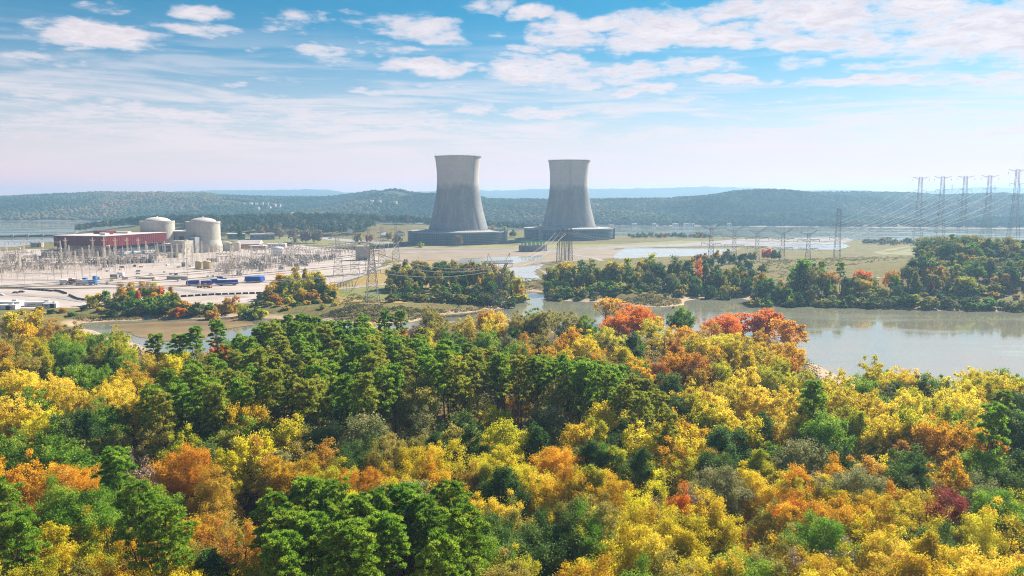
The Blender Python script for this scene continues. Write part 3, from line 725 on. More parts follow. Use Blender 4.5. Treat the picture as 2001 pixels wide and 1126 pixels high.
def patch_of(u, v, y):
    if y > 500: return None
    if v >= 925:
        if 505 < u < 950: return 'in the close-up pine clump at the bottom', 'clump'
        return ('beside the close-up pine clump towards the creek', 'below the creek') if u <= 505 else ('between the close-up pine clump and the lake', 'below the lake')
    if v >= 835:
        return ('before the shaded end of the pine stand', 'a') if u < 620 else ('just before the tall pine stand', 'b') if u < 1240 else ('below the yellow lakeside grove', 'c')
    if u < 300: return ('in the woods by the brown creek', 'd')
    if u < 1255: return ('in the tall pine stand', 'e') if v > 648 else ('on the bank behind the pine stand', 'f')
    return ('on the red-leaved lake point', 'g') if v < 695 else ('in the yellow lakeside grove', 'h')

def label_forest(trees, patch_fn):
    groups = {}
    for t in trees:
        p = patch_fn(t)
        groups.setdefault((p, NAMES[t[3]][2]), []).append(t)
    for (p, look), ts in groups.items():
        ts.sort(key=lambda t: -t[5])
        for i, t in enumerate(ts):
            lab = f"{look} {p}" if len(ts) == 1 else f"{look} {p}, {nth(i + 1)} from the lake" if i < len(ts) - 1 or i < 2 else f"{look} {p}, last from the lake"
            tag(t[7], lab, NAMES[t[3]][1], f"{look}s {p}")

build_forest(); build_undergrowth()
label_forest(TREES, lambda t: patch_of(t[5], t[6], t[1])[0])
N_FOREST = len(TREES); print('forest trees', N_FOREST)

# ------------------------------------------------------------------ plant grounds
M.update({
 'gravel': paint('yard_gravel', (.36, .29, .255), .95, .09, .05, col2=(.50, .42, .38), detail=8),
 'asphalt': paint('pale_asphalt', (.28, .255, .25), .9, .10, .08, col2=(.36, .33, .32), detail=7),
 'dirt': paint('bare_earth', (.32, .24, .18), .95, .1, .04, col2=(.22, .17, .11), detail=8),
 'gold_grass': paint('dry_golden_grass', (.36, .22, .05), .95, .15, .07, col2=(.22, .18, .055), detail=8),
 'lawn': paint('mown_grass', (.15, .16, .04), .95, .12, .05, col2=(.27, .22, .07), detail=8),
 'green_lawn': paint('green_grass', (.13, .17, .03), .95, .12, .06, col2=(.24, .22, .06)),
 'riprap': paint('grey_riprap', (.24, .22, .23), .95, .15, .12, col2=(.34, .30, .29)),
 'mud': paint('creek_mud', (.20, .13, .05), .45, .2, .05, col2=(.36, .23, .08), spec=.5),
 'concrete': paint('concrete', (.50, .45, .38), .9, .12, .25, col2=(.40, .36, .32)),
 'concrete_dark': paint('weathered_concrete', (.30, .29, .29), .9, .15, .2, col2=(.22, .22, .23)),
 'red': paint('red_siding', (.20, .026, .026), .8, .1, .4, col2=(.16, .022, .022), spec=.1),
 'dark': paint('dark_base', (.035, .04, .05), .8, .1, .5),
 'white': paint('white_sheet', (.78, .76, .74), .6, .04, .5),
 'steel': paint('galvanised_steel', (.46, .44, .42), .55, .08, .5, metal=.2),
 'tan_steel': paint('tan_steel', (.66, .56, .45), .6, .08, .5),
 'pylon': paint('pylon_steel', (.16, .15, .16), .6, .1, .5),
 'pale_pylon': paint('pale_pylon_steel', (.50, .46, .42), .6, .1, .5),
 'glass': paint('dark_glass', (.03, .04, .05), .15, .05, .5, spec=.6),
 'rubber': paint('tyre_rubber', (.02, .02, .02), .9, .1, .5),
 'blue': paint('blue_tarpaulin', (.012, .05, .42), .5, .15, .3),
 'bright_blue': paint('blue_paint', (.03, .22, .62), .5, .1, .3),
 'yellow': paint('yellow_paint', (.75, .55, .04), .5, .1, .3),
 'tan': paint('tan_tank', (.62, .46, .22), .6, .1, .3),
 'orange': paint('orange_paint', (.62, .20, .06), .6, .1, .3),
 'green': paint('green_crane', (.02, .36, .20), .5, .1, .3),
 'wire': paint('conductor_wire', (.62, .58, .52), .5, .05, .5, metal=.1),
 'ins': paint('glass_insulator', (.30, .22, .20), .3, .1, .5),
 'rust_roof': paint('brown_roof', (.20, .10, .07), .8, .1, .4),
 'roof': paint('pale_roof', (.62, .54, .50), .8, .08, .1),
})

def build_grounds():
    z = BASE
    def s(nm, px, dz, mat): return sheet(nm, pl(*px, z=z), z + dz, M[mat])
    s('gravel_yard', [(-400, 515), (0, 492), (60, 487), (105, 489), (335, 483), (440, 481), (560, 476), (640, 486), (700, 490), (760, 500), (745, 520), (690, 540), (655, 556), (520, 592), (380, 597), (250, 600), (60, 603), (-400, 606)], .10, 'gravel')
    s('lawn', [(432, 474), (480, 466), (560, 463), (700, 474), (640, 480), (560, 478)], .16, 'lawn')
    s('field', [(690, 549), (770, 512), (900, 508), (900, 580), (830, 588), (740, 596), (665, 592), (650, 570)], .14, 'gold_grass')
    s('green_bank', [(652, 568), (760, 560), (775, 566), (770, 590), (735, 585), (660, 580)], .20, 'green_lawn')
    s('dirt_bank', [(690, 486), (780, 481), (1000, 483), (1200, 481), (1200, 498), (1060, 522), (1005, 516), (870, 508), (770, 512), (735, 500)], .18, 'dirt')
    s('lawn', [(780, 474), (1000, 480), (1210, 477), (1330, 470), (1450, 474), (1450, 480), (1200, 486), (1000, 486), (800, 483)], .24, 'lawn')
    s('riprap_bank', [(1100, 489), (1200, 486), (1330, 482), (1460, 481), (1560, 486), (1640, 478), (1670, 470), (1650, 464), (1440, 468), (1330, 477), (1200, 481)], .28, 'riprap')
    s('concrete_apron', [(1040, 505), (1140, 498), (1205, 505), (1230, 520), (1080, 535), (1062, 540), (1052, 522)], .22, 'riprap')
    s('mown_field', [(1700, 493), (1770, 482), (1830, 480), (1828, 492), (1800, 500), (1720, 497)], .2, 'lawn')
    s('gravel_bank', [(845, 515), (870, 504), (900, 500), (1080, 493), (1150, 497), (1215, 487), (1450, 486), (1400, 505), (1290, 513), (1200, 510), (1080, 512), (1030, 523), (880, 528)], .30, 'dirt')
    pw = watermat('pond_water', (.36, .34, .30), .05, .08)
    s('pond', [(868, 521), (905, 506), (1060, 500), (1062, 507), (985, 519), (930, 523)], .42, 'mud').data.materials[0] = pw
    s('pond', [(975, 526), (1062, 519), (1045, 532), (1058, 546), (990, 556), (940, 545)], .42, 'mud').data.materials[0] = pw
    s('pond', [(1195, 503), (1220, 486), (1440, 487), (1410, 500), (1330, 511), (1230, 511)], .42, 'mud').data.materials[0] = pw
    s('pond', [(1490, 485), (1560, 478), (1650, 477), (1660, 482), (1640, 489), (1540, 488)], .42, 'mud').data.materials[0] = pw
    # mudflat in the creek
    sheet('mudflat', pl((215, 634), (330, 629), (480, 626), (495, 636), (430, 646), (395, 664), (320, 668), (262, 655), (225, 645), z=.1), .14, M['mud'])
    # roads
    def road(px, w, dz, mat='asphalt', nm='road'): return strip(nm, pl(*px, z=z), w, z + dz, M[mat])
    road([(540, 496), (620, 486), (700, 474), (730, 470)], 11, .34)
    road([(545, 463), (620, 465), (700, 472), (760, 476)], 40, .30)
    road([(655, 553), (700, 540), (750, 524), (800, 510)], 9, .36)
    road([(640, 566), (690, 563), (760, 555), (800, 545)], 10, .36)
    road([(-100, 566), (0, 574), (120, 582), (170, 590)], 9, .26)
    road([(-100, 545), (100, 548), (300, 560), (480, 582)], 10, .22)
    road([(770, 496), (900, 490), (1000, 490), (1120, 494)], 10, .40)
    road([(770, 488), (1000, 487), (1200, 484), (1440, 478), (1640, 474)], 8, .44)
    road([(1080, 492), (1160, 505), (1210, 520)], 8, .48)
    road([(1470, 530), (1540, 536), (1600, 541), (1680, 548)], 4, .30, 'dirt', 'track')
    road([(1380, 548), (1470, 530), (1560, 522), (1660, 505), (1740, 497)], 4, .26, 'dirt', 'track')
build_grounds()

# ------------------------------------------------------------------ cooling towers
def tower_mat():
    m, t, out = newmat('tower_concrete')
    tc = t.add('ShaderNodeTexCoord'); ob = tc.outputs['Object']; sp = t.add('ShaderNodeSeparateXYZ'); t.put(sp, 0, ob); X, Y, Z = sp.outputs
    ang = t.math('ARCTAN2', X, Y)
    cyl = t.add('ShaderNodeCombineXYZ'); t.put(cyl, 0, t.math('MULTIPLY', ang, 36.0)); t.put(cyl, 1, t.math('MULTIPLY', Z, .22)); 
    run = t.noise(cyl.outputs[0], .14, 4, .6).outputs['Fac']; big = t.noise(ob, .035, 4, .55).outputs['Fac']; fine = t.noise(ob, .35, 4, .6).outputs['Fac']
    edge = t.math('ADD', 97.0, t.math('ADD', t.math('MULTIPLY', t.math('SUBTRACT', run, .5), 26.0), t.math('MULTIPLY', t.math('SUBTRACT', big, .5), 34.0)))
    wet = t.remap(t.math('SUBTRACT', Z, edge), -5.0, 6.0, 1, 0)
    c = t.ramp(t.math('ADD', t.math('MULTIPLY', big, .5), t.math('MULTIPLY', fine, .5)), [(.35, (.46, .42, .385)), (.65, (.60, .55, .51))])
    dk = t.ramp(t.math('ADD', t.math('MULTIPLY', run, .6), t.math('MULTIPLY', fine, .4)), [(.3, (.19, .19, .20)), (.5, (.27, .265, .27)), (.7, (.39, .375, .36))])
    c = t.mix(wet, c, dk)
    lift = t.math('FRACT', t.math('DIVIDE', Z, 3.2)); line = t.math('LESS_THAN', lift, .16)
    rib = t.math('FRACT', t.math('MULTIPLY', ang, 72 / 6.2832)); ln2 = t.math('LESS_THAN', rib, .14)
    c = t.mix(t.math('MULTIPLY', t.math('MAXIMUM', line, ln2), .16), c, (.12, .12, .13, 1))
    b = t.add('ShaderNodeBsdfPrincipled', inp={'Base Color': c, 'Roughness': .92, 'Specular IOR Level': .15}); t.l.new(b.outputs[0], out.inputs[0]); return m

def build_towers():
    tm = tower_mat()
    louv = paint('louvre_panel', (.09, .12, .16), .8, .15, .06, col2=(.13, .165, .21))
    fr = paint('fill_frame', (.36, .38, .41), .85, .1, .1)
    deck = paint('fill_deck', (.42, .40, .40), .9, .1, .06, col2=(.33, .32, .33))
    for (u, Yc, lab, stair) in ((896, 1350, 'concrete cooling tower with wide louvred skirt beside small blossom-brown tree', True), (1111, 1490, 'concrete cooling tower near the lake, behind the cluster of narrow steel masts', False)):
        p = PD(u, 470, Yc); t = empty('cooling_tower', (p.x, Yc, BASE)); tag(t, lab, 'cooling tower', 'hyperbolic cooling towers')
        H = 148.0
        prof = [(36.6 * math.sqrt(1 + ((z - 112) / 87.0) ** 2), z) for z in np.linspace(20, H, 60)]
        sh = MB(); sh.lathe(prof, 128); sh.lathe([(r - 1.0, z) for r, z in prof[::-1]], 128); s = sh.build('shell', tm, t, smooth=True)
        rr = prof[-1][0]
        rim = MB(); rim.lathe([(rr - 1.2, H - .2), (rr + 1.3, H - .2), (rr + 1.3, H + 1.0), (rr - 1.2, H + 1.0), (rr - 1.2, H - .2)], 96); rim.build('rim', M['concrete_dark'], s)
        rl = MB()
        for k in range(96):
            a = k * math.tau / 96; rl.bar((rr * math.cos(a), rr * math.sin(a), H + .9), (rr * math.cos(a), rr * math.sin(a), H + 2.1), .07)
        rl.lathe([(rr - .08, H + 2.0), (rr + .08, H + 2.0), (rr + .08, H + 2.15), (rr - .08, H + 2.15), (rr - .08, H + 2.0)], 96); rl.build('railing', M['steel'], s)
        for k in range(6):
            a = k * math.tau / 6 + .3; b = MB(); b.bar((rr * math.cos(a), rr * math.sin(a), H + .9), (rr * math.cos(a), rr * math.sin(a), H + 3.6), .22, 6); b.box((rr * math.cos(a), rr * math.sin(a), H + 3.9), (.9, .9, .9)); b.build('warning_lamp', M['white'], s)
        # ladder cage running up the shell, on the side towards the lake
        ld = MB(); la = math.radians(-40 if stair else -91)
        for i in range(len(prof) - 1):
            for o in (-.6, .6):
                q = [(r + .6) for r, z in (prof[i], prof[i + 1])]
                ld.bar((q[0] * math.cos(la) - o * math.sin(la), q[0] * math.sin(la) + o * math.cos(la), prof[i][1]), (q[1] * math.cos(la) - o * math.sin(la), q[1] * math.sin(la) + o * math.cos(la), prof[i + 1][1]), .16)
        ld.build('ladder', M['concrete_dark'], s)
        Rr, hh = 86.0, 20.0
        w = MB(); w.lathe([(Rr - 1.2, 0), (Rr - .4, hh)], 144); w.build('louvre_wall', louv, t)
        f = MB()
        for k in range(144):
            a = k * math.tau / 144; f.bar((Rr * math.cos(a) * .992, Rr * math.sin(a) * .992, 0), (Rr * math.cos(a), Rr * math.sin(a), hh), .22)
        for z in np.linspace(2.6, hh - 1.5, 7): f.lathe([(Rr - 1.1 + .03 * z, z - .13), (Rr + .05, z - .13), (Rr + .05, z + .13), (Rr - 1.1 + .03 * z, z + .13)], 144)
        f.lathe([(Rr - 1.0, hh - .9), (Rr + .5, hh - .9), (Rr + .5, hh + 1.1), (Rr - 1.0, hh + 1.1), (Rr - 1.0, hh - .9)], 144); f.build('louvre_frame', fr, t)
        d = MB(); d.lathe([(51, hh + 3.4), (70, hh + 1.2), (Rr - 1.1, hh + .3)], 96); dk = d.build('deck', deck, t, smooth=True)
        v = MB()
        for k in range(72):
            a = k * math.tau / 72; v.box((58 * math.cos(a), 58 * math.sin(a), hh + 3.4), (1.1, 2.4, 1.6), a)
        v.build('deck_valves', M['concrete'], dk)
        for a in ((-18, -162) if stair else (-130, -8)):
            a = math.radians(a); q = MB(); q.box((Rr * math.cos(a), Rr * math.sin(a), hh / 2), (6, 9, hh + 1.6), a); q.box((Rr * math.cos(a), Rr * math.sin(a), hh + 1.4), (7, 10, .9), a); q.build('stair_tower', fr if stair else M['concrete_dark'], t)
build_towers()

# ------------------------------------------------------------------ generic builders
PZ = math.atan2(-22, 166)                      # how the plant's long axis is turned
def building(name, label, cat, p, size, rz, wall='concrete', roof='roof', win=0, door=True, group=None, pitched=False, dome=False, base=None):
    w, d, h = size; t = empty(name, (p[0], p[1], base if base is not None else BASE), rz); tag(t, label, cat, group)
    MB().box((0, 0, h / 2 - .1), (w, d, h + .2)).build('wall', M[wall], t)
    if pitched:
        r = MB(); e = .4; hp = h + w * .22
        r.poly([(-w / 2 - e, -d / 2 - e, h - .1), (w / 2 + e, -d / 2 - e, h - .1), (w / 2 + e, d / 2 + e, h - .1), (-w / 2 - e, d / 2 + e, h - .1), (0, -d / 2 - e, hp), (0, d / 2 + e, hp)], [(0, 1, 4), (1, 2, 5, 4), (2, 3, 5), (3, 0, 4, 5)])
    else:
        r = MB().box((0, 0, h + .32), (w + .5, d + .5, .4)); r.box((w * .2, d * .1, h + 1.1), (w * .18, d * .14, 1.2))
    r.build('roof', M[roof], t)
    if door: MB().box((w * .18, -d / 2 - .05, 1.5), (2.6, .16, 3.0)).build('door', M['dark'], t)
    for i in range(win):
        x = -w / 2 + w * (i + .5) / win; MB().box((x, -d / 2 - .04, h * .62), (w / win * .5, .12, h * .22)).build('window', M['glass'], t)
    return t

def cyl_tank(name, label, p, r, h, mat, group=None, cone=.22, rim=True, base=None, cat='tank'):
    t = empty(name, (p[0], p[1], base if base is not None else BASE)); tag(t, label, cat, group)
    MB().lathe([(r, -.1), (r, h)], 32).build('shell', M[mat], t, smooth=True)
    MB().lathe([(r + .15, h - .25), (r + .15, h + .15), (r * .6, h + r * cone * .75), (.05, h + r * cone)], 32).build('roof', M[mat], t, smooth=True)
    ld = MB()
    for o in (-.35, .35): ld.bar((r + .3, o, 0), (r + .3, o, h + .8), .08)
    for k in range(int(h / 1.2)): ld.bar((r + .3, -.35, k * 1.2 + .4), (r + .3, .35, k * 1.2 + .4), .05)
    ld.build('ladder', M['steel'], t)
    return t

def reactor(u, Yc, rpx, vtop, lab, flare):
    p = PD(u, 470, Yc); r = rpx * Yc * 1.0 / F; zt = PD(u, vtop, Yc).z - BASE
    t = empty('reactor_building', (p.x, Yc, BASE)); tag(t, lab, 'containment building', 'domed reactor buildings')
    m, n, out = newmat('reactor_concrete')
    tc = n.add('ShaderNodeTexCoord'); sp = n.add('ShaderNodeSeparateXYZ'); n.put(sp, 0, tc.outputs['Object']); a = n.math('ARCTAN2', sp.outputs[0], sp.outputs[1])
    cv = n.add('ShaderNodeCombineXYZ'); n.put(cv, 0, n.math('MULTIPLY', a, 24)); n.put(cv, 1, n.math('MULTIPLY', sp.outputs[2], .35)); run = n.noise(cv.outputs[0], .3, 4, .6).outputs['Fac']
    c = n.ramp(run, [(.3, (.40, .37, .32)), (.7, (.55, .50, .42))])
    ln = n.math('LESS_THAN', n.math('FRACT', n.math('DIVIDE', sp.outputs[2], 1.9)), .2); c = n.mix(n.math('MULTIPLY', ln, .22), c, (.24, .22, .2, 1))
    b = n.add('ShaderNodeBsdfPrincipled', inp={'Base Color': c, 'Roughness': .92, 'Specular IOR Level': .15}); n.l.new(b.outputs[0], out.inputs[0])
    prof = [(r * 1.09, 0), (r * 1.09, zt * .22), (r * 1.02, zt * .36), (r, zt * .40), (r, zt)] if flare else [(r, 0), (r, zt)]
    w = MB(); w.lathe(prof, 64).build('wall', m, t)
    par = MB(); par.lathe([(r + .15, zt - 2.2), (r + .5, zt - 2.2), (r + .5, zt + .6), (r - 1.2, zt + .6), (r - 1.2, zt - 1)], 64); par.build('parapet', M['concrete'], t)
    rd = r * .80; hd = rd * .36
    dm = MB(); dm.lathe([(rd * math.cos(q), zt - .6 + hd * math.sin(q)) for q in np.linspace(0, math.pi / 2 - .01, 16)], 48); dm.lathe([(r - 1.2, zt - .5), (rd, zt - .5)], 48); dm.build('dome', M['roof'], t, smooth=True)
    dv = MB(); dv.box((0, 0, zt + hd + .2), (1.6, 1.6, 1.4)); dv.build('dome_vent', M['white'], t)
    pp = MB()
    for a in (-100, -60): pp.bar((r * 1.1 * math.cos(math.radians(a)), r * 1.1 * math.sin(math.radians(a)), 0), (r * 1.03 * math.cos(math.radians(a)), r * 1.03 * math.sin(math.radians(a)), zt * .7), .35, 6)
    pp.build('vent_pipe', M['steel'], t)

def build_plant():
    reactor(398, 1112, 31.5, 433.5, 'round concrete reactor building with flared foot, standing in full view', True)
    reactor(309, 1160, 31.0, 432.5, 'round concrete reactor building half hidden behind the red turbine hall', False)
    # red turbine hall
    A = P(203, 502, BASE); zt = 26.8; zb = 12.7
    ax = Vector((-74, 16, 0)).normalized(); ay = Vector((30, 121, 0)).normalized(); W_, L_ = 76.0, 124.0
    t = empty('turbine_hall', (A.x, A.y, BASE)); tag(t, 'long dark red turbine hall with pale flat roof and open dark base', 'turbine hall')
    def q(a, b): v = ax * a + ay * b; return (v.x, v.y)
    def slab(a0, a1, b0, b1, z0, z1, nm, mat, par=t):
        m = MB(); m.prism([q(a0, b0), q(a0, b1), q(a1, b1), q(a1, b0)][::1], z0, z1); return m.build(nm, M[mat], par)
    wl = slab(0, W_, 0, L_, zb, zt, 'wall', 'red')
    rb = MB()
    for k in range(0, 31): rb.prism([q(-.25, k * 4), q(-.25, k * 4 + .5), q(.1, k * 4 + .5), q(.1, k * 4)], zb + .1, zt - .2)
    for k in range(0, 19): rb.prism([q(k * 4, -.25), q(k * 4 + .5, -.25), q(k * 4 + .5, .1), q(k * 4, .1)], zb + .1, zt - .2)
    rb.build('siding_rib', M['red'], wl)
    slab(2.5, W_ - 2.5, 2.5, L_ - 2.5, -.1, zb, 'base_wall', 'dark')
    rf = slab(-.4, W_ + .4, -.4, L_ + .4, zt, zt + .7, 'roof', 'roof')
    for a, b, c, d, h, mt in ((20, 34, 30, 38, 3, 'red'), (40, 52, 70, 90, 3.5, 'red'), (12, 20, 60, 66, 2.5, 'white'), (60, 70, 20, 27, 2.5, 'white'), (30, 36, 112, 118, 3, 'white'), (66, 72, 60, 66, 3, 'concrete'), (10, 16, 100, 107, 3, 'white'), (56, 62, 104, 112, 3, 'concrete'), (64, 70, 90, 97, 2.5, 'white')):
        slab(a, c if c < a else a + (d - c), b, b + (d - c) * 1.0, zt + .7, zt + .7 + h, 'roof_vent', mt, rf)
    for k in range(8): slab(1.6, 2.4, 4 + k * 16, 5.2 + k * 16, -.1, zb, 'column', 'concrete')
    for k in range(5): slab(3 + k * 16, 4.2 + k * 16, 1.6, 2.4, -.1, zb, 'column', 'concrete')
    for k in range(3): slab(2.3, 2.5, 18 + k * 38, 25 + k * 38, 0, 4.6, 'door', 'bright_blue' if k == 1 else 'steel')
    # auxiliary blocks between the hall and the domes
    def bp(nm, lab, u, v, size, wall, roof='roof', **kw): return building(nm, lab, kw.pop('cat', 'building'), P(u, v, BASE), size, kw.pop('rz', PZ), wall, roof, **kw)
    building('auxiliary_building', 'dark grey flat-roofed auxiliary building between the two domes', 'building', PD(352, 470, 1180), (44, 40, 27), PZ, 'concrete_dark', 'roof', 3, False)
    for k, (dx, dy, s) in enumerate(((-14, -8, (6, 6, 3)), (-2, 4, (9, 6, 4)), (10, -6, (7, 7, 3)))): pass
    building('service_building', 'grey concrete block against the open-standing dome', 'building', PD(378, 470, 1082), (15, 18, 22), PZ, 'concrete_dark', 'concrete', 0)
    building('service_building', 'pale tan concrete block with pipes before the dome', 'building', PD(356, 470, 1062), (21, 24, 18), PZ, 'concrete', 'concrete', 2)
    building('service_building', 'low dark annex at the end of the red turbine hall', 'building', PD(339, 470, 1120), (20, 24, 11), PZ, 'concrete_dark', 'roof', 4)
    bp('storage_shed', 'long tan retaining block below the blue-ended tube trailers', 312, 505, (34, 10, 5), 'concrete', 'concrete', rz=PZ - 1.5, cat='shed')
    bp('storage_shed', 'shorter tan block with green panel beside the long tan block', 340, 503, (20, 10, 5.5), 'concrete', 'lawn', rz=PZ - .1, cat='shed')
    bp('office_building', 'dark-fronted flat building with white roof tank, below the dark woods', 462, 467, (32, 22, 10), 'concrete_dark', 'roof', win=3, rz=.35)
    bp('office_building', 'long low dark building with bright gable wall and outside stair', 513, 468, (44, 30, 10), 'concrete_dark', 'roof', win=5, rz=.30)
    MB
    bp('warehouse', 'orange-walled warehouse with pale pitched roof', 489, 485, (26, 34, 7), 'orange', 'roof', pitched=True, rz=PZ - 1.35, win=4)
    bp('control_house', 'small blue-grey control house beside the orange warehouse', 505, 487, (26, 8, 5), 'concrete_dark', 'white', rz=PZ + .1, win=6)
    bp('control_house', 'white ribbed control house in the upper switchyard', 541, 484, (30, 8, 6), 'white', 'white', rz=PZ + .1, win=8)
    bp('control_house', 'dark small cabin at the end of the white control house', 567, 481, (9, 8, 6), 'dark', 'concrete_dark', rz=PZ)
    bp('pump_house', 'pale concrete pump house with dark doorway by the road', 709, 508, (17, 12, 17), 'concrete', 'roof', rz=.25, win=0)
    bp('guard_hut', 'white cottage with pale roof at the edge of the woods', 741, 459, (14, 10, 5), 'white', 'white', pitched=True, rz=.5)
    bp('guard_hut', 'long white bungalow behind round shrub near the louvred skirt', 752, 464, (24, 10, 5), 'white', 'roof', pitched=True, rz=1.4)
    bp('guard_hut', 'grey pitched-roof shed between bungalow and louvred skirt', 781, 462, (20, 14, 8), 'white', 'concrete_dark', pitched=True, rz=.2)
    bp('trailer_office', 'pink-beige site trailer on the upper car park', 589, 466, (22, 9, 5), 'tan_steel', 'roof', win=4, rz=.1)
    bp('trailer_office', 'beige site trailer next to the pink-beige one', 603, 466, (16, 9, 5), 'concrete', 'roof', win=3, rz=.1)
    bp('intake_hut', 'cream block house on the shore beyond the switchyard', 73, 483, (16, 9, 7), 'concrete', 'roof', rz=.1, win=2)
    bp('intake_hut', 'long cream block wall at the corner of the red turbine hall', 98, 500, (18, 10, 8), 'concrete', 'roof', rz=PZ)
    bp('intake_hut', 'small cream kiosk among the first rows of switchgear', 28, 510, (10, 8, 8), 'concrete', 'roof', rz=PZ)
    bp('lakeside_pavilion', 'white open-sided building among trees on the far lake bank', 1737, 558, (34, 12, 7), 'white', 'white', win=9, rz=-.12, cat='pavilion')
    # tanks
    cyl_tank('storage_tank', 'pale grey round tank right beside the dome', P(443, 490, BASE), 7.6, 12, 'concrete', 'tanks by the dome')
    cyl_tank('storage_tank', 'tan round tank between the grey tank and orange warehouse', P(463, 490, BASE), 5.8, 12, 'tan_steel', 'tanks by the dome')
    cyl_tank('storage_tank', 'white domed tank in the upper switchyard', P(543, 500, BASE), 8.5, 10, 'white', None, .3)
    cyl_tank('storage_tank', 'tan tank beside the blue-grey crate, nearer the red hall', P(389, 525, BASE), 3.9, 7.4, 'tan', 'tan tanks in the yard', .35)
    cyl_tank('storage_tank', 'tan tank next to its twin, nearer the blue tarpaulins', P(405, 526, BASE), 4.2, 8, 'tan', 'tan tanks in the yard', .35)
    # tube trailers
    for i, (u, lab) in enumerate(((256, 'white tube trailer with blue end, at the corner of the red hall'), (275, 'white tube trailer with blue end, between two like it'), (296, 'white tube trailer with blue end, beside the cream blocks'))):
        p = P(u, 500 - i, BASE); t = empty('tube_trailer', (p.x, p.y, BASE + .3), PZ + 1.2); tag(t, lab, 'trailer', 'tube trailers by the red hall')
        b = MB()
        for k in range(6):
            y = (k % 3 - 1) * 1.5; z = 3.2 + (k // 3) * 1.6; b.bar((-11, y, z), (11, y, z), .85, 8)
        b.build('gas_tube', M['white'], t); MB().box((-12, 0, 3.6), (1.6, 5.2, 4.6)).build('end_cabinet', M['bright_blue'], t); MB().box((0, 0, 1.6), (23, 4.4, .7)).build('chassis', M['steel'], t)
        for x in (-9, 8.5):
            w = MB()
            for y in (-1.9, 1.9): w.bar((x, y - .5, .7), (x, y + .5, .7), .8, 10)
            w.build('wheel', M['rubber'], t)
    # skimmer wall across the intake channel
    a, b_ = P(-160, 466, 1.5), P(112, 461.5, 1.5); t = empty('skimmer_wall', (a.x, a.y, 0)); tag(t, 'long dark skimmer wall standing in the far lake water', 'wall')
    m = MB(); m.bar((0, 0, 2.5), (b_.x - a.x, b_.y - a.y, 2.5), 3.0); m.build('wall', M['dark'], t)
    for k in range(1, 9):
        m = MB(); x, y = (b_.x - a.x) * k / 9, (b_.y - a.y) * k / 9; m.box((x, y, 1.5), (6, 6, 9)); m.build('pier', M['concrete_dark'], t)
    # intake with green gantry
    p = P(1038, 490, BASE); t = empty('gate_structure', (p.x, p.y, BASE), .35); tag(t, 'blue-grey curved gate structure carrying green lifting gear', 'gate structure')
    m = MB(); m.lathe([(24, -3), (24, 9)], 24, a0=math.radians(200), a1=math.radians(320)); m.lathe([(24, 9), (16, 9)], 24, a0=math.radians(200), a1=math.radians(320)); m.build('wall', M['concrete_dark'], t)
    m = MB()
    for k in range(12):
        a = math.radians(203 + k * 10.4); m.box((24.3 * math.cos(a), 24.3 * math.sin(a), 3), (1.2, 1.0, 12), a)
    m.build('buttress', M['concrete'], t)
    for k in range(6):
        a = math.radians(214 + k * 18); g = MB(); x, y = 20 * math.cos(a), 20 * math.sin(a)
        for o in (-2.2, 2.2):
            g.bar((x + o, y - 1.5, 9), (x + o, y - 1.5, 14), .4); g.bar((x + o, y + 1.5, 9), (x + o, y + 1.5, 14), .4)
        g.box((x, y, 14.3), (6.5, 4.2, 1.4)); g.build('lifting_frame', M['green'], t)
build_plant()

# ------------------------------------------------------------------ mid-distance trees
def tree_at(u, v, kind, Y, shape=None):
    """top at photo pixel (u, v), standing at distance Y"""
    p = PD(u, v, Y); z = g1(p.x, Y); H = max(p.z - z, 3.0)
    if shape is None:
        shape = 'bush' if H < 9 and kind not in ('P', 'PO') else None if kind in ('P', 'PO') else R.choice(['oval', 'oval', 'vase', 'multi', 'cone', 'dome'])
    return tree(p.x, Y, kind, H, shape=shape, lod='far', wide=1.0 if H > 9 else 1.25)

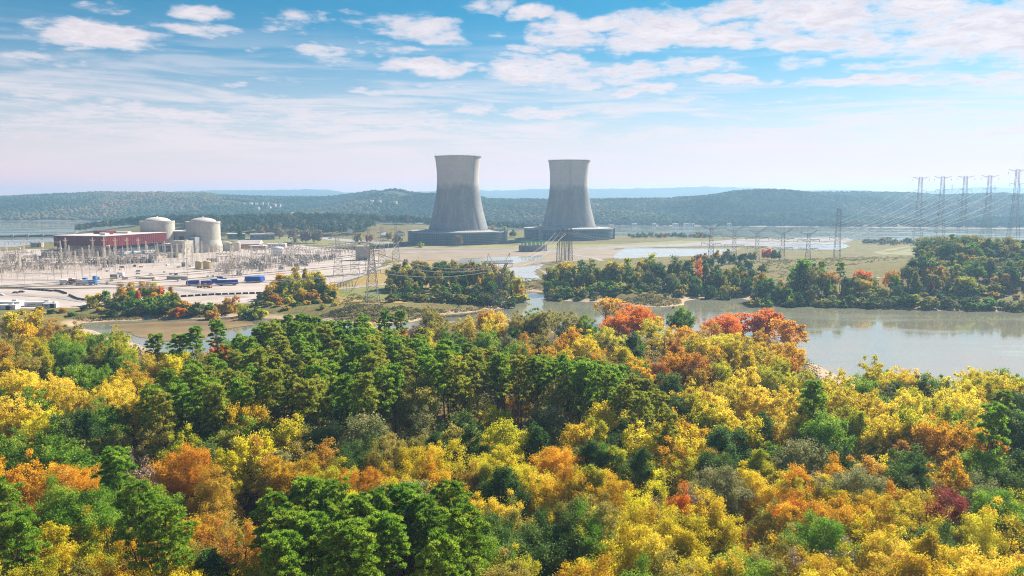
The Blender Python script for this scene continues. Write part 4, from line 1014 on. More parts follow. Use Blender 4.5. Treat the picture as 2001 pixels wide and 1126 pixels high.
CLUMPS = {   # u, v of the treetop, kind, distance
 'in the orange clump between creek and yard': (lambda v: 505 + (612 - v) * .95, '''185,574,Y 206,567,G 235,554,O 256,551,O 281,550,R 300,552,L 311,559,RR 335,559,L 346,574,L 262,584,G 290,590,D 322,588,D 228,590,D 361,588,O 384,590,D 404,592,D 447,577,O 470,592,D 430,594,D 500,590,D 165,602,D 122,602,L 76,604,Y 100,606,D 250,600,D 275,603,D 305,602,D 340,602,L 372,604,D 218,606,D 268,568,RR 295,570,O 322,572,Y 240,575,L 352,600,RR 40,612,Y 140,610,D 195,600,Y 415,604,L 485,604,D'''),
 'in the gold clump beyond the blue tarpaulins': (lambda v: 535 + (605 - v) * .8, '''545,534,O 575,522,Y 596,526,Y 560,538,YG 615,529,D 630,541,O 624,549,Y 646,554,Y 530,548,O 519,560,Y 536,574,R 560,568,L 590,563,L 612,568,R 640,574,L 575,588,D 600,592,D 545,592,RB 622,590,L 510,592,D 648,586,L 526,592,D 585,545,YG 604,546,L 553,556,G 573,575,L 655,595,D 495,598,D 558,600,D 632,602,D'''),
 'in the green clump before the first tower': (lambda v: 575 + (598 - v) * .85, '''775,513,L 790,508,L 806,510,D 770,522,D 840,507,O 860,510,D 880,508,L 825,516,D 905,513,L 925,510,D 918,517,RB 945,512,L 965,515,O 985,521,L 1000,531,G 1011,541,Y 1014,560,O 762,545,D 781,549,O 800,544,L 820,548,D 845,545,L 870,546,D 890,540,L 910,545,D 935,544,O 960,550,G 985,550,D 776,574,D 800,575,D 826,571,L 850,575,D 875,571,D 900,576,D 926,571,L 950,576,D 980,574,O 1000,580,D 764,562,D 790,530,RR 815,532,D 858,528,L 897,527,D 948,530,D 972,534,L 838,590,D 868,590,D 908,590,D 940,588,L 785,590,D 1012,575,Y'''),
 'in the belt before the second tower': (lambda v: 612 + (580 - v) * .75, '''1080,521,D 1095,515,Y 1111,512,Y 1121,520,D 1141,508,D 1160,505,L 1180,510,L 1196,516,D 1207,511,Y 1226,504,D 1247,511,RB 1260,516,L 1291,511,R 1311,515,L 1326,500,W 1345,510,D 1362,506,RR 1380,515,L 1400,518,D 1420,524,L 1441,520,D 1464,521,D 1455,530,R 1082,541,D 1104,546,D 1131,535,L 1155,535,D 1181,535,G 1210,536,L 1236,530,L 1256,536,D 1286,530,W 1311,536,D 1336,531,L 1356,530,D 1386,536,D 1411,536,L 1436,541,D 1458,545,D 1080,562,D 1108,562,D 1138,560,D 1168,560,D 1196,562,L 1226,558,D 1254,560,D 1282,556,D 1308,558,D 1334,556,L 1360,556,D 1388,558,D 1414,558,D 1438,562,L 1092,575,D 1125,575,D 1160,575,D 1200,575,D 1270,496,YG 1075,530,D'''),
 'on the wooded far bank of the lake': (lambda v: 566 + (602 - v) * .55, '''1484,546,O 1491,533,R 1510,545,D 1525,544,O 1546,549,L 1566,504,G 1560,536,D 1586,520,L 1606,511,P 1621,530,R 1643,509,P 1655,541,D 1671,540,L 1686,527,RR 1690,546,Y 1706,541,L 1726,562,L 1746,529,O 1760,545,Y 1742,550,P 1786,506,D 1791,531,D 1816,525,RB 1831,520,R 1851,530,L 1820,550,RB 1805,556,D 1871,545,L 1891,540,YG 1901,561,D 1921,556,D 1946,540,R 1966,535,RB 1976,560,R 1941,570,R 1956,576,D 1986,586,R 1500,574,D 1531,570,D 1561,571,D 1591,574,R 1616,576,D 1641,574,L 1661,576,D 1701,570,D 1722,582,L 1771,571,D 1791,576,D 1836,574,D 1861,576,D 1881,580,D 1478,570,D 1577,555,D 1545,580,D 1630,556,D 1600,545,D 2010,575,R 2030,540,D 1682,582,L 1755,585,L 1815,585,D 1905,585,D 1930,590,L'''),
 'on the wooded hill over the lake': (lambda v: 640 + (530 - v) * 1.1, '''1832,502,D 1850,484,D 1865,458,P 1888,466,D 1915,463,L 1940,466,D 1970,463,RB 2000,470,D 1842,512,D 1870,490,D 1900,486,L 1930,488,D 1960,490,D 1990,495,L 1818,520,D 1853,510,L 1885,511,D 1911,514,L 1940,516,D 1975,520,D 2003,524,D 1876,475,L 1905,474,D 1955,476,PO 1985,480,D 1862,498,D 1920,500,D 1948,502,L 1975,505,L 1895,498,R 1835,530,D 1868,528,D 1900,530,D 1930,528,L 1960,530,D 2020,480,D 2030,500,D 1810,530,D'''),
}
LONE = [(895, 459, 'B', 1232, 'pinkish-brown round tree before the louvred skirt', 'dome'), (823, 473, 'YG', 1205, 'small pale green tree before the corner of louvred skirt', 'bush'), (775, 457, 'R', 1300, 'large russet shrub where the drive meets the louvred skirt', 'bush'), (760, 453, 'L', 1420, 'tan shrub before the white bungalow', 'bush'),
        (700, 456, 'L', 1350, 'pale green round shrub at the edge of the dark woods', 'bush'), (722, 459, 'RB', 1350, 'reddish shrub next to the pale green one', 'bush'), (962, 440, 'R', 1580, 'brown tree just behind the first cooling tower', None), (985, 442, 'L', 1560, 'pale olive tree in the gap between the cooling towers', None), (1003, 449, 'W', 1540, 'grey leafless-looking shrub beside the louvred skirt', 'bush'),
        (598, 450, 'B', 1330, 'dull brown spreading tree before the dark woods', 'bush'), (620, 450, 'B', 1330, 'second dull brown tree before the dark woods', 'bush'), (575, 445, 'B', 1350, 'tan tree before the woods by the floodlight', None), (545, 436, 'B', 1480, 'tall brown tree among the dark woods', 'dome'), (510, 440, 'B', 1480, 'wide brown tree among the dark woods above long building', None), (468, 440, 'D', 1390, 'dark tree beside the flat building', None)]
def build_mid():
    n0 = len(TREES)
    for patch, (fy, txt) in CLUMPS.items():
        for t in txt.split():
            u, v, k = t.split(',')
            if k == 'D' and R.random() < .55: k = R.choice(['G', 'L', 'L', 'YG', 'W'] if 'hill' not in patch else ['D', 'W', 'L'])
            if k == 'D' and 'gold' in patch: k = 'Y'
            if 'gold' in patch: k = {'L': 'Y', 'G': 'YG', 'W': 'L', 'D': 'L'}.get(k, k)
            if 'orange' in patch and k in ('L', 'W', 'YG') and R.random() < .6: k = R.choice(['O', 'O', 'R', 'Y'])
            if ('green' in patch or 'belt' in patch or 'hill' in patch) and k in ('O', 'R') and R.random() < .6: k = R.choice(['L', 'G', 'D', 'W'])
            if k in ('RR', 'RB') and R.random() < (.5 if 'orange' in patch else .75): k = R.choice(['R', 'O', 'L'])
            tree_at(float(u), float(v), k, fy(float(v)) + R.uniform(-8, 8)); TREES[-1][4] = patch
            if R.random() < (.42 if 'hill' in patch else 1.0 if 'orange' in patch else .8):
                v2 = float(v) + R.uniform(8, 20); Y2 = fy(v2) + R.uniform(-6, 6)
                if v2 < 600: tree_at(float(u) + R.uniform(-9, 9), v2, R.choice(['D', 'L', 'YG', 'G', 'W', k if k not in ('RR', 'RB', 'P', 'R', 'O') or 'orange' in patch else 'G']), Y2); TREES[-1][4] = patch
    # shrubs down to the waterline, and the rest of the wooded hill
    for patch, u0, u1, v0, v1, step in (('in the belt before the second tower', 1075, 1470, 584, 572, 6.5), ('on the wooded far bank of the lake', 1478, 2040, 594, 606, 7), ('in the green clump before the first tower', 765, 1010, 600, 598, 7)):
        u = u0
        while u < u1:
            vb = v0 + (v1 - v0) * (u - u0) / (u1 - u0) - R.uniform(0, 4); p = P(u, vb, 1.5); H = R.uniform(2.5, 8.5)
            tree(p.x, p.y, R.choice(['D', 'D', 'L', 'G', 'W', 'W']), H, shape='bush', lod='far', wide=1.2); TREES[-1][4] = patch; u += step * R.uniform(.4, 2.2)
    n = 0
    for _ in range(4000):
        if n >= 85: break
        x, y = R.uniform(300, 640), R.uniform(590, 790); q = gz(np.array([x]), np.array([y]))[0]; u, v = pix(x, y, q)
        if q < 9 or u > 2070 or u < 1800 or any((x - t[0]) ** 2 + (y - t[1]) ** 2 < 60 for t in TREES[n0:]): continue
        tree(x, y, R.choice(['D', 'D', 'D', 'W', 'L', 'PO', 'G']), R.uniform(15, 22), lod='far', wide=1.15); TREES[-1][4] = 'on the wooded hill over the lake'; n += 1
    label_forest(TREES[n0:], lambda t: t[4])
    for u, v, k, Y, lab, sh in LONE:
        r = tree_at(u, v, k, Y, sh); tag(r, lab, 'tree')
    # trees on the low dike by the lake and brush on the open slope
    g = random.Random(3); n1 = len(TREES)
    for i in range(26):
        u = 1232 + i * 6.1 + g.uniform(-3, 3); tree_at(u, 456 + g.uniform(-3, 3), g.choice(['D', 'D', 'D', 'R', 'L']), 1530 + g.uniform(-30, 30), 'bush'); TREES[-1][4] = 'on the low dike by the lake'
    for i in range(20):
        u = 1688 + i * 7.5 + g.uniform(-4, 4); tree_at(u, 466 + g.uniform(-3, 5), g.choice(['D', 'L', 'L', 'D']), 1290 + g.uniform(-30, 40), 'bush'); TREES[-1][4] = 'on the point beyond the mown field'
    for i, (u, v, k) in enumerate(((1362, 497, 'R'), (1378, 495, 'R'), (1400, 489, 'O'), (1388, 503, 'D'), (1410, 500, 'D'), (1432, 497, 'D'), (1450, 495, 'D'), (1470, 492, 'L'), (1375, 508, 'D'), (1350, 505, 'R'), (1500, 486, 'RR'), (1515, 489, 'D'), (1420, 487, 'L'), (1490, 515, 'L'), (1462, 509, 'D'), (1445, 512, 'D'))):
        tree_at(u, v, k, 760 + (512 - v) * 6, 'bush'); TREES[-1][4] = 'on the slope under the short pylons'
    label_forest(TREES[n1:], lambda t: t[4])

def build_woods():
    g = np.random.default_rng(9)
    m = leafmat('wood_leaves', [(0, (.018, .055, .02)), (.5, (.04, .09, .025)), (.75, (.10, .12, .035)), (1, (.30, .17, .07))], .2)
    def wood(px, n, hmin, hmax, sp):
        poly = pl(*px, z=BASE); xs = [p[0] for p in poly]; ys = [p[1] for p in poly]; pts = []
        tr = 0
        while len(pts) < n and tr < 60000:
            tr += 1; x = g.uniform(min(xs), max(xs)); y = min(ys) + (max(ys) - min(ys)) * g.random() ** 1.6
            if inside(np.array([x]), np.array([y]), poly)[0] and all((x - a) ** 2 + (y - b) ** 2 > sp * sp for a, b in pts[-220:]): pts.append((x, y))
        V = []; T = []
        for x, y in pts:
            H = g.uniform(hmin, hmax); a = g.uniform(4.5, 7.5); k = 150; d = sph(k, g); d[:, 2] = np.abs(d[:, 2]) * 1.0 - .35
            lump = 1 + .2 * np.sin(4 * np.arctan2(d[:, 1], d[:, 0]) + g.random() * 6) + g.normal(size=k) * .12
            c = d * lump[:, None] * np.array([a, a, H * .40]) + np.array([x, y, g1(x, y) + H * .55])
            v, f = cards(c, d * .6 + g.normal(size=(k, 3)) * .5 + np.array([0, 0, .2]), g.uniform(2.0, 3.6, k), .8, g); V.append(v)
            base = g.random() ** 1.7; T.append(np.clip(base * .75 + g.random(k) * .3, 0, 1))
        V = np.concatenate(V); T = np.concatenate(T)
        tag(link('woods', mesh_np('woods', V, np.arange(len(V)).reshape(-1, 4), m, T)), kind='stuff')
    wood([(146, 455), (210, 456), (280, 455), (345, 455), (380, 461), (432, 463), (560, 459), (640, 463), (700, 461), (742, 455), (800, 454), (842, 452), (842, 449), (700, 451), (430, 451), (300, 449), (150, 451)], 700, 19, 26, 9.5)
    wood([(938, 455), (1000, 454), (1062, 452), (1062, 447), (930, 447)], 90, 17, 22, 12)

def build_brush():
    """low scrub along the banks and over the rough field"""
    g = np.random.default_rng(21); areas = [(pl((1180, 588), (1290, 596), (1340, 585), (1440, 572), (1440, 580), (1300, 580), (1180, 582), z=3), 500), (pl((650, 610), (760, 606), (900, 600), (1000, 590), (1000, 606), (880, 612), (760, 626), (650, 622), z=3), 700),
             (pl((1380, 540), (1480, 520), (1640, 505), (1780, 500), (1780, 540), (1600, 545), (1480, 560), z=5), 700), (pl((150, 620), (480, 612), (520, 618), (300, 624), (150, 628), z=2), 500), (pl((690, 575), (760, 590), (740, 606), (650, 600), z=5), 150), (pl((1000, 545), (1062, 548), (1070, 570), (1010, 572), z=4), 150)]
    P_ = []
    for poly, n in areas:
        xs = [p[0] for p in poly]; ys = [p[1] for p in poly]; x = g.uniform(min(xs), max(xs), n * 4); y = g.uniform(min(ys), max(ys), n * 4); ok = inside(x, y, poly); x, y = x[ok][:n], y[ok][:n]
        z = gz(x, y); ok = z > .5; P_.append(np.stack([x[ok], y[ok], z[ok]], -1))
    p = np.concatenate(P_); i = np.repeat(np.arange(len(p)), 26); n = len(i); sz = g.uniform(.5, 1.8, len(p))[i]
    q = p[i] + sph(n, g) * sz[:, None] * np.array([1.5, 1.5, .55]); q[:, 2] = np.maximum(q[:, 2], p[i, 2]) + .1
    v, f = cards(q, g.normal(size=(n, 3)) * .6 + np.array([0, 0, .4]), g.uniform(.6, 1.3, n), .7, g)
    m = leafmat('brush_leaves', [(0, (.06, .09, .03)), (.4, (.16, .16, .05)), (.7, (.34, .25, .10)), (1, (.44, .30, .14))])
    t = np.clip(np.random.default_rng(2).random(len(p))[i] * .7 + g.random(n) * .3, 0, 1)
    tag(link('bank_scrub', mesh_np('bank_scrub', v, f, m, t)), kind='stuff')
build_mid(); build_woods(); build_brush()

# ------------------------------------------------------------------ pylons and wires
def lattice(b, c0, c1, w0, w1, n, rl, rb, d0=None, d1=None):
    """a four-legged lattice shaft from c0 up to c1"""
    c0 = Vector(c0); c1 = Vector(c1); d0 = d0 or w0; d1 = d1 or w1
    def ring(t):
        c = c0.lerp(c1, t); w = (w0 + (w1 - w0) * t) / 2; d = (d0 + (d1 - d0) * t) / 2
        return [c + Vector(q) for q in ((-w, -d, 0), (w, -d, 0), (w, d, 0), (-w, d, 0))]
    ts = [0]; 
    for k in range(n): ts.append(ts[-1] + (1.0 - .45 * k / max(n - 1, 1)))
    ts = [t / ts[-1] for t in ts]; prev = ring(0)
    for k in range(n):
        cur = ring(ts[k + 1])
        for i in range(4):
            j = (i + 1) % 4; b.bar(prev[i], cur[i], rl); b.bar(cur[i], cur[j], rb); b.bar(prev[i], cur[j], rb); b.bar(prev[j], cur[i], rb)
        prev = cur
def arm(b, z, half, w, r, rise=.0, drop=2.2):
    for s in (-1, 1):
        tip = Vector((s * half, 0, z + rise))
        for d in (-w / 2, w / 2):
            b.bar((s * w / 2, d, z), tip, r); b.bar((s * w / 2, d, z - drop), tip, r * .8)
            for k in (1, 2, 3):
                q = k / 4; b.bar(Vector((s * w / 2, d, z)).lerp(tip, q), Vector((s * w / 2, d, z - drop)).lerp(tip, min(1, q + .12)), r * .6)
def strings(b, pts, ln, r):
    for x, y, z in pts:
        b.bar((x, y, z), (x, y, z - ln), r, 5)

PYL = {}
def pylon(kind, p, rz, name, label, group, mat):
    """parts: lattice_body, each crossarm, insulator strings. The meshes are shared by copies of a kind"""
    t = empty(name, p, rz); tag(t, label, 'pylon', group)
    if kind not in PYL:
        parts = []; att = []
        if kind == 'tall':
            H = 112; b = MB(); lattice(b, (0, 0, -.5), (0, 0, 62), 15, 6.4, 9, .25, .10); lattice(b, (0, 0, 62), (0, 0, H), 6.4, 4.2, 9, .22, .085); parts.append(('lattice_body', b))
            for z, hw, rs in ((H - 2, 12.5, 2.4), (H - 20, 10, .4), (H - 38, 9, .4)):
                b = MB(); arm(b, z, hw, 4.6, .11, rs, 2.0); parts.append(('crossarm', b))
            att = [(s * (hw - .5), 0, z - 4) for z, hw in ((H - 2, 12.5), (H - 20, 10), (H - 38, 9)) for s in (-1, 1)]
        elif kind == 'mid':
            H = 46; b = MB(); lattice(b, (0, 0, -.5), (0, 0, 27), 9, 4.0, 6, .20, .10); lattice(b, (0, 0, 27), (0, 0, H), 4.0, 2.8, 5, .19, .10); parts.append(('lattice_body', b))
            for z, hw, rs in ((H, 9.5, 4.5), (H - 7, 12, .4), (H - 17, 11, .4)):
                b = MB()
                if hw == 9.5:
                    for s in (-1, 1):
                        b.bar((s * 1.4, 0, z - 1), (s * hw, 0, z + rs * (1 if s > 0 else .25)), .24); b.bar((s * 1.4, 0, z - 3), (s * hw, 0, z + rs * (1 if s > 0 else .25)), .2)
                else: arm(b, z, hw, 3.4, .2, rs, 2)
                parts.append(('crossarm', b))
            att = [(s * (hw - .4), 0, z - 2.6) for z, hw in ((H - 7, 12), (H - 17, 11)) for s in (-1, 1)]
        elif kind == 'slim':
            H = 64; b = MB(); lattice(b, (0, 0, -.5), (0, 0, 30), 8, 5.4, 6, .20, .09); lattice(b, (0, 0, 30), (0, 0, H), 5.4, 4.2, 8, .19, .08); parts.append(('lattice_body', b))
            for z, hw in ((H - 19, 9), (H - 36, 10)):
                b = MB(); arm(b, z, hw, 4.6, .16, .2, 1.8); parts.append(('crossarm', b))
            att = [(s * (hw - .4), 0, z - 2.6) for z, hw in ((H - 19, 9), (H - 36, 10)) for s in (-1, 1)]
        elif kind == 'delta':
            H = 38; b = MB(); lattice(b, (0, 0, -.5), (0, 0, 22), 11, 2.6, 5, .2, .11)
            for s in (-1, 1): lattice(b, (s * .5, 0, 22), (s * 5.6, 0, H - 4), 1.2, 1.6, 5, .17, .1)
            parts.append(('lattice_body', b)); b = MB()
            for y in (-.8, .8):
                for z in (H - 4, H - 2): b.bar((-10.5, y, z), (10.5, y, z), .15)
                for k in range(14): x = -10.5 + k * 1.5; b.bar((x, y, H - 4), (x + 1.5, y, H - 2), .1); b.bar((x, y, H - 2), (x, -y, H - 4), .09)
            parts.append(('crossarm', b))
            for s in (-1, 1): b = MB(); b.bar((s * 5, 0, H - 2), (s * 8, 0, H + 3.5), .15); b.bar((s * 8.5, 0, H - 2), (s * 8, 0, H + 3.5), .15); parts.append(('earth_peak', b))
            att = [(x, 0, H - 6.4) for x in (-10, 0, 10)]
        elif kind == 'mast':
            H = 44; b = MB(); lattice(b, (0, 0, -.5), (0, 0, H), 9.5, 1.9, 12, .2, .11); parts.append(('lattice_body', b))
            for z, hw in ((H - 5, 5.5), (H - 12, 8.5), (H - 19, 6.5)):
                b = MB(); arm(b, z, hw, 2.2, .15, .5, 1.5); parts.append(('crossarm', b))
            att = [(s * (hw - .3), 0, z - 2) for z, hw in ((H - 5, 5.5), (H - 12, 8.5), (H - 19, 6.5)) for s in (-1, 1)]
        elif kind == 'post':
            H = 40; b = MB(); lattice(b, (0, 0, -.5), (0, 0, H), 4.4, 1.6, 11, .2, .11); parts.append(('lattice_body', b)); b = MB(); arm(b, H - 2, 3.2, 1.6, .15, .3, 1.2); parts.append(('crossarm', b)); att = [(-3, 0, H - 4), (3, 0, H - 4)]
        b = MB(); strings(b, [(x, y, z + 2.4) for x, y, z in att], 2.6, .26 if kind in ('tall', 'mid', 'slim') else .18)
        PYL[kind] = ([(n, q.mesh(n, M['pylon'])) for n, q in parts] + [('insulator', b.mesh('insulator', M['ins']))], att)
    ms, att = PYL[kind]
    for n, m in ms:
        o = link(n, m, t)
        if n != 'insulator': o.material_slots[0].link = 'OBJECT'; o.material_slots[0].material = M[mat]
    ca, sa = math.cos(rz), math.sin(rz)
    return [Vector((p[0] + x * ca - y * sa, p[1] + x * sa + y * ca, p[2] + z)) for x, y, z in att]

def wire(a, b, sag, label, group, r=.10):
    m = MB(); n = 18; a = Vector(a); b = Vector(b); pts = []
    for k in range(n + 1):
        t = k / n; q = a.lerp(b, t); q.z -= sag * 4 * t * (1 - t); pts.append(q)
    for k in range(n): m.bar(pts[k] - a, pts[k + 1] - a, r, 4)
    o = m.build('power_line', M['wire'], None, a); tag(o, label, 'power line', group)

def build_pylons():
    G = lambda u, v, z=BASE: P(u, v, z)
    tall = []
    for i, (u, vt) in enumerate(((1792, 343), (1835, 342), (1879, 341), (1926, 340), (1979, 328))):
        Y = 1210 - (70 if i == 4 else 0); top = PD(u, vt, Y); z = top.z - 114.5; p = PD(u, 470, Y)
        tall.append(pylon('tall', (p.x, Y, max(z, 2)), -.25, 'river_pylon', f"very tall slender pylon over the wooded hill, {nth(i + 1)} of five from the cooling towers", 'tall river-crossing pylons', 'pylon'))
    mid = []
    for i, (u, vt) in enumerate(((1390, 440), (1435, 444), (1480, 447), (1530, 449), (1580, 451))):
        Y = 850 + i * 6; top = PD(u, vt, Y); p = PD(u, 470, Y)
        mid.append(pylon('mid', (p.x, Y, top.z - 49), -.3, 'lattice_pylon', f"short dark pylon on the rough slope, {nth(i + 1)} of five from the cooling towers", 'short pylons on the slope', 'pylon'))
    p = PD(1637, 470, 960); z = PD(1637, 408, 960).z - 64
    slim = pylon('slim', (p.x, 960, z), -.2, 'lattice_pylon', 'tall straight dark pylon standing alone by the dike pond', None, 'pylon')
    for i, (a, b) in enumerate(zip(tall, mid)):
        for k, (q, w) in enumerate(zip((a[1], a[3], a[5], a[0]), (b[1], b[3], b[0], b[2]))):
            wire(q, w, 26 - i * 2, f"{('upper', 'middle', 'lower', 'thin far')[k]} sagging conductor from the {nth(i + 1)} tall river pylon to its short pylon", f"conductors of the {nth(i + 1)} river crossing", .13)
    # masts around the switchyard edge and the field
    def g0(u, v, Y=None): p = P(u, v, BASE); return (p.x, p.y, g1(p.x, p.y))
    A = pylon('delta', g0(975, 592), .25, 'lattice_pylon', 'wide-topped pylon rising out of the big green tree clump', None, 'pylon')
    B = pylon('mast', g0(728, 597), .35, 'lattice_pylon', 'pale rusty pylon standing in the golden field', None, 'pale_pylon')
    off = [Vector((-475 + k * 3, 420 + k * 4, 26 + (k % 3) * 5)) for k in range(3)]
    for k in range(3):
        wire(A[k], B[(1, 3, 5)[k]], 5, f"pale conductor, {('topmost', 'middle', 'lowest')[k]} of three before the big green clump", 'conductors over the green clump', .30)
        wire(B[(0, 2, 4)[k]], off[k], 6 + k, f"pale conductor, {('topmost', 'middle', 'lowest')[k]} of three over the brown creek", 'conductors over the creek', .26)
        wire(B[(1, 3, 5)[k]], off[k] + Vector((4, 10, 2)), 8 + k, f"thin second conductor beside the {('topmost', 'middle', 'lowest')[k]} one over the brown creek", 'conductors over the creek', .2)
    post = []
    for i, (u, v) in enumerate(((1091, 513), (1100, 510), (1108, 514), (1115, 510))):
        post.append(pylon('post', g0(u, v), .1, 'steel_mast', f"narrow brown steel mast by the pond, {nth(i + 1)} of four from the green gate gear", 'four masts by the pond', 'pylon'))
    for k in range(4):
        e = mid[0][k % 4]; wire(post[k][1], e, 9, f"thin conductor running over the tree belt, from mast {('one', 'two', 'three', 'four')[k]} of the pond masts", 'conductors over the tree belt', .10)
        wire(post[k][0], A[k % 3], 9, f"thin conductor from the wide-topped pylon to mast {('one', 'two', 'three', 'four')[k]} of the pond masts", 'conductors by the pond', .10)
    for i, (u, v) in enumerate(((661, 545), (693, 541), (722, 540), (747, 527), (774, 518))):
        q = pylon('mast', g0(u, v - 6), .2, 'lattice_pylon', f"tan mast at the switchyard's road end, {nth(i + 1)} of five from the red hall", 'masts at the road end of the switchyard', 'pale_pylon')
        wire(q[3], B[i % 6], 4, f"conductor from the {nth(i + 1)} road-end mast to the pale field pylon", 'conductors by the road', .10)
    # skyline pylons far off on the ridge
    for i, (u, v) in enumerate(((1845, 361), (1860, 362), (1943, 363), (1993, 361))):
        p = PD(u, v + 16, 4300); pylon('mid', (p.x, 4300, p.z), 0, 'lattice_pylon', f"faint far pylon on the wooded skyline, {nth(i + 1)} from the tall straight pylon", 'faint pylons on the skyline', 'pylon')

# ------------------------------------------------------------------ switchyard
def build_yard():
    ST = {}
    def col_mesh(): b = MB(); lattice(b, (0, 0, -.2), (0, 0, 22), 2.8, .8, 8, .10, .055); return b.mesh('column', M['tan_steel'])
    def beam_mesh(L):
        b = MB()
        for y in (-.6, .6):
            for z in (19.4, 20.8): b.bar((0, y, z), (L, y, z), .09)
            n = int(L / 2)
            for k in range(n): b.bar((k * L / n, y, 19.4), ((k + 1) * L / n, y, 20.8), .05)
        return b.mesh('beam', M['tan_steel'])
    L = 24.0; cm = col_mesh(); bm = beam_mesh(L)
    b = MB(); strings(b, [(x, 0, 19.4) for x in (4, 12, 20)], 2.8, .22); im = b.mesh('insulator', M['ins'])
    def gantry(p, rz, n, label, grp):
        t = empty('switchyard_gantry', p, rz); tag(t, label, 'gantry', grp)
        for k in range(n + 1): link('column', cm, t, (k * L, 0, 0))
        for k in range(n): link('beam', bm, t, (k * L, 0, 0)); link('insulator', im, t, (k * L, 0, 0))
    rows = [((-815, 1010), 3), ((-770, 960), 4), ((-700, 905), 4), ((-655, 850), 4), ((-610, 800), 4), ((-560, 760), 3), ((-470, 985), 3), ((-430, 930), 3), ((-395, 890), 3), ((-360, 850), 3), ((-330, 900), 3), ((-300, 860), 2), ((-660, 1000), 3), ((-840, 930), 3), ((-760, 870), 3), ((-720, 820), 3), ((-520, 900), 2), ((-500, 850), 2), ((-480, 800), 2)]
    for i, ((x, y), n) in enumerate(rows):
        w = 'before the red hall' if i < 6 or 11 < i < 16 else 'beyond the blue tarpaulins'
        rk = sorted((r[0][1] for j, r in enumerate(rows) if (6 <= j <= 11 or j > 15) == (6 <= i <= 11 or i > 15))).index(y) + 1
        gantry((x, y, BASE), PZ + .12, n, f"tan lattice gantry {w}, {nth(rk)} row from the creek", f"gantries {w}")
    p = P(183, 497, BASE)
    for i, u in enumerate((130, 183, 205, 227, 250, 272)):
        q = P(u, 506, BASE); t = empty('line_tower', (q.x, q.y, BASE), PZ); tag(t, f"tan lattice tower against the red hall, {nth(i + 1)} of six from the lake channel", 'tower', 'lattice towers before the red hall')
        b = MB(); lattice(b, (0, 0, -.2), (0, 0, 27), 3.2, .7, 7, .09, .03); b.build('lattice_body', M['tan_steel'], t)
        b = MB(); arm(b, 24, 4, 1.6, .18, .2, 1.4); b.build('crossarm', M['tan_steel'], t)
    # switchgear: one of each kind, then copies over the pads
    def sw_disc():
        b = MB()
        for x in (-2.2, 2.2): b.bar((x, 0, -.2), (x, 0, 4.2), .15)
        b.bar((-3, 0, 4.2), (3, 0, 4.2), .13)
        b.cur = 1
        for x in (-2.6, 0, 2.6): b.bar((x, 0, 4.2), (x, 0, 6.8), .26, 6)
        b.cur = 0; b.bar((-2.8, 0, 6.9), (2.8, .4, 7.2), .13)
        return b.mesh('disconnect_switch', [M['tan_steel'], M['ins']])
    def sw_break():
        b = MB(); b.box((0, 0, 1.6), (4.2, 2.2, 1.9)); b.bar((-1.7, 0, -.2), (-1.7, 0, 1), .2); b.bar((1.7, 0, -.2), (1.7, 0, 1), .2); b.box((2.9, 0, 1.5), (1.2, 1.6, 2.4))
        b.cur = 1
        for x in (-1.4, 0, 1.4): b.bar((x, -.5, 2.5), (x * 1.25, -1.5, 5.2), .3, 6, .16); b.bar((x, .5, 2.5), (x * 1.25, 1.5, 5.2), .3, 6, .16)
        return b.mesh('circuit_breaker', [M['steel'], M['dark']])
    def sw_trans():
        b = MB(); b.box((0, 0, 2.7), (7, 4, 5)); 
        for s in (-1, 1):
            for k in range(7): b.box((-3 + k, s * 2.7, 2.6), (.25, 1.3, 3.8))
        b.bar((-3, 0, 6.4), (3, 0, 6.4), .7, 8); b.cur = 1
        for x in (-2, 0, 2): b.bar((x, -.8, 5.2), (x * 1.2, -1.4, 8.6), .34, 6, .18)
        b.cur = 2; b.box((0, 0, -.1), (9, 6.6, .6))
        return b.mesh('transformer', [M['concrete_dark'], M['ins'], M['concrete']])
    def sw_bus():
        b = MB()
        for k in range(4): b.bar((k * 5 - 7.5, 0, -.2), (k * 5 - 7.5, 0, 8), .12); b.bar((k * 5 - 7.5, -2, 8), (k * 5 - 7.5, 2, 8), .16)
        b.cur = 1
        for k in range(4):
            for y in (-1.8, 0, 1.8): b.bar((k * 5 - 7.5, y, 8), (k * 5 - 7.5, y, 9.6), .2, 5)
        b.cur = 0
        for y in (-1.8, 0, 1.8): b.bar((-8.5, y, 9.7), (8.5, y, 9.7), .12)
        return b.mesh('busbar_run', [M['tan_steel'], M['ins']])
    def sw_pole():
        b = MB(); b.bar((0, 0, -.2), (0, 0, 13), .17, 5, .10); b.bar((-1.6, 0, 12.2), (1.6, 0, 12.2), .08); b.cur = 1
        for x in (-1.5, 1.5): b.bar((x, 0, 12.2), (x, 0, 10.8), .14, 5)
        return b.mesh('switchyard_pole', [M['tan_steel'], M['ins']])
    KM = {'switchyard_pole': sw_pole(), 'disconnect_switch': sw_disc(), 'circuit_breaker': sw_break(), 'transformer': sw_trans(), 'busbar_run': sw_bus()}
    KL = {'switchyard_pole': 'thin tan pole', 'disconnect_switch': 'tan three-post disconnect switch', 'circuit_breaker': 'grey circuit breaker with dark bushings', 'transformer': 'dark finned transformer on pale slab', 'busbar_run': 'tan busbar run'}
    g = random.Random(8)
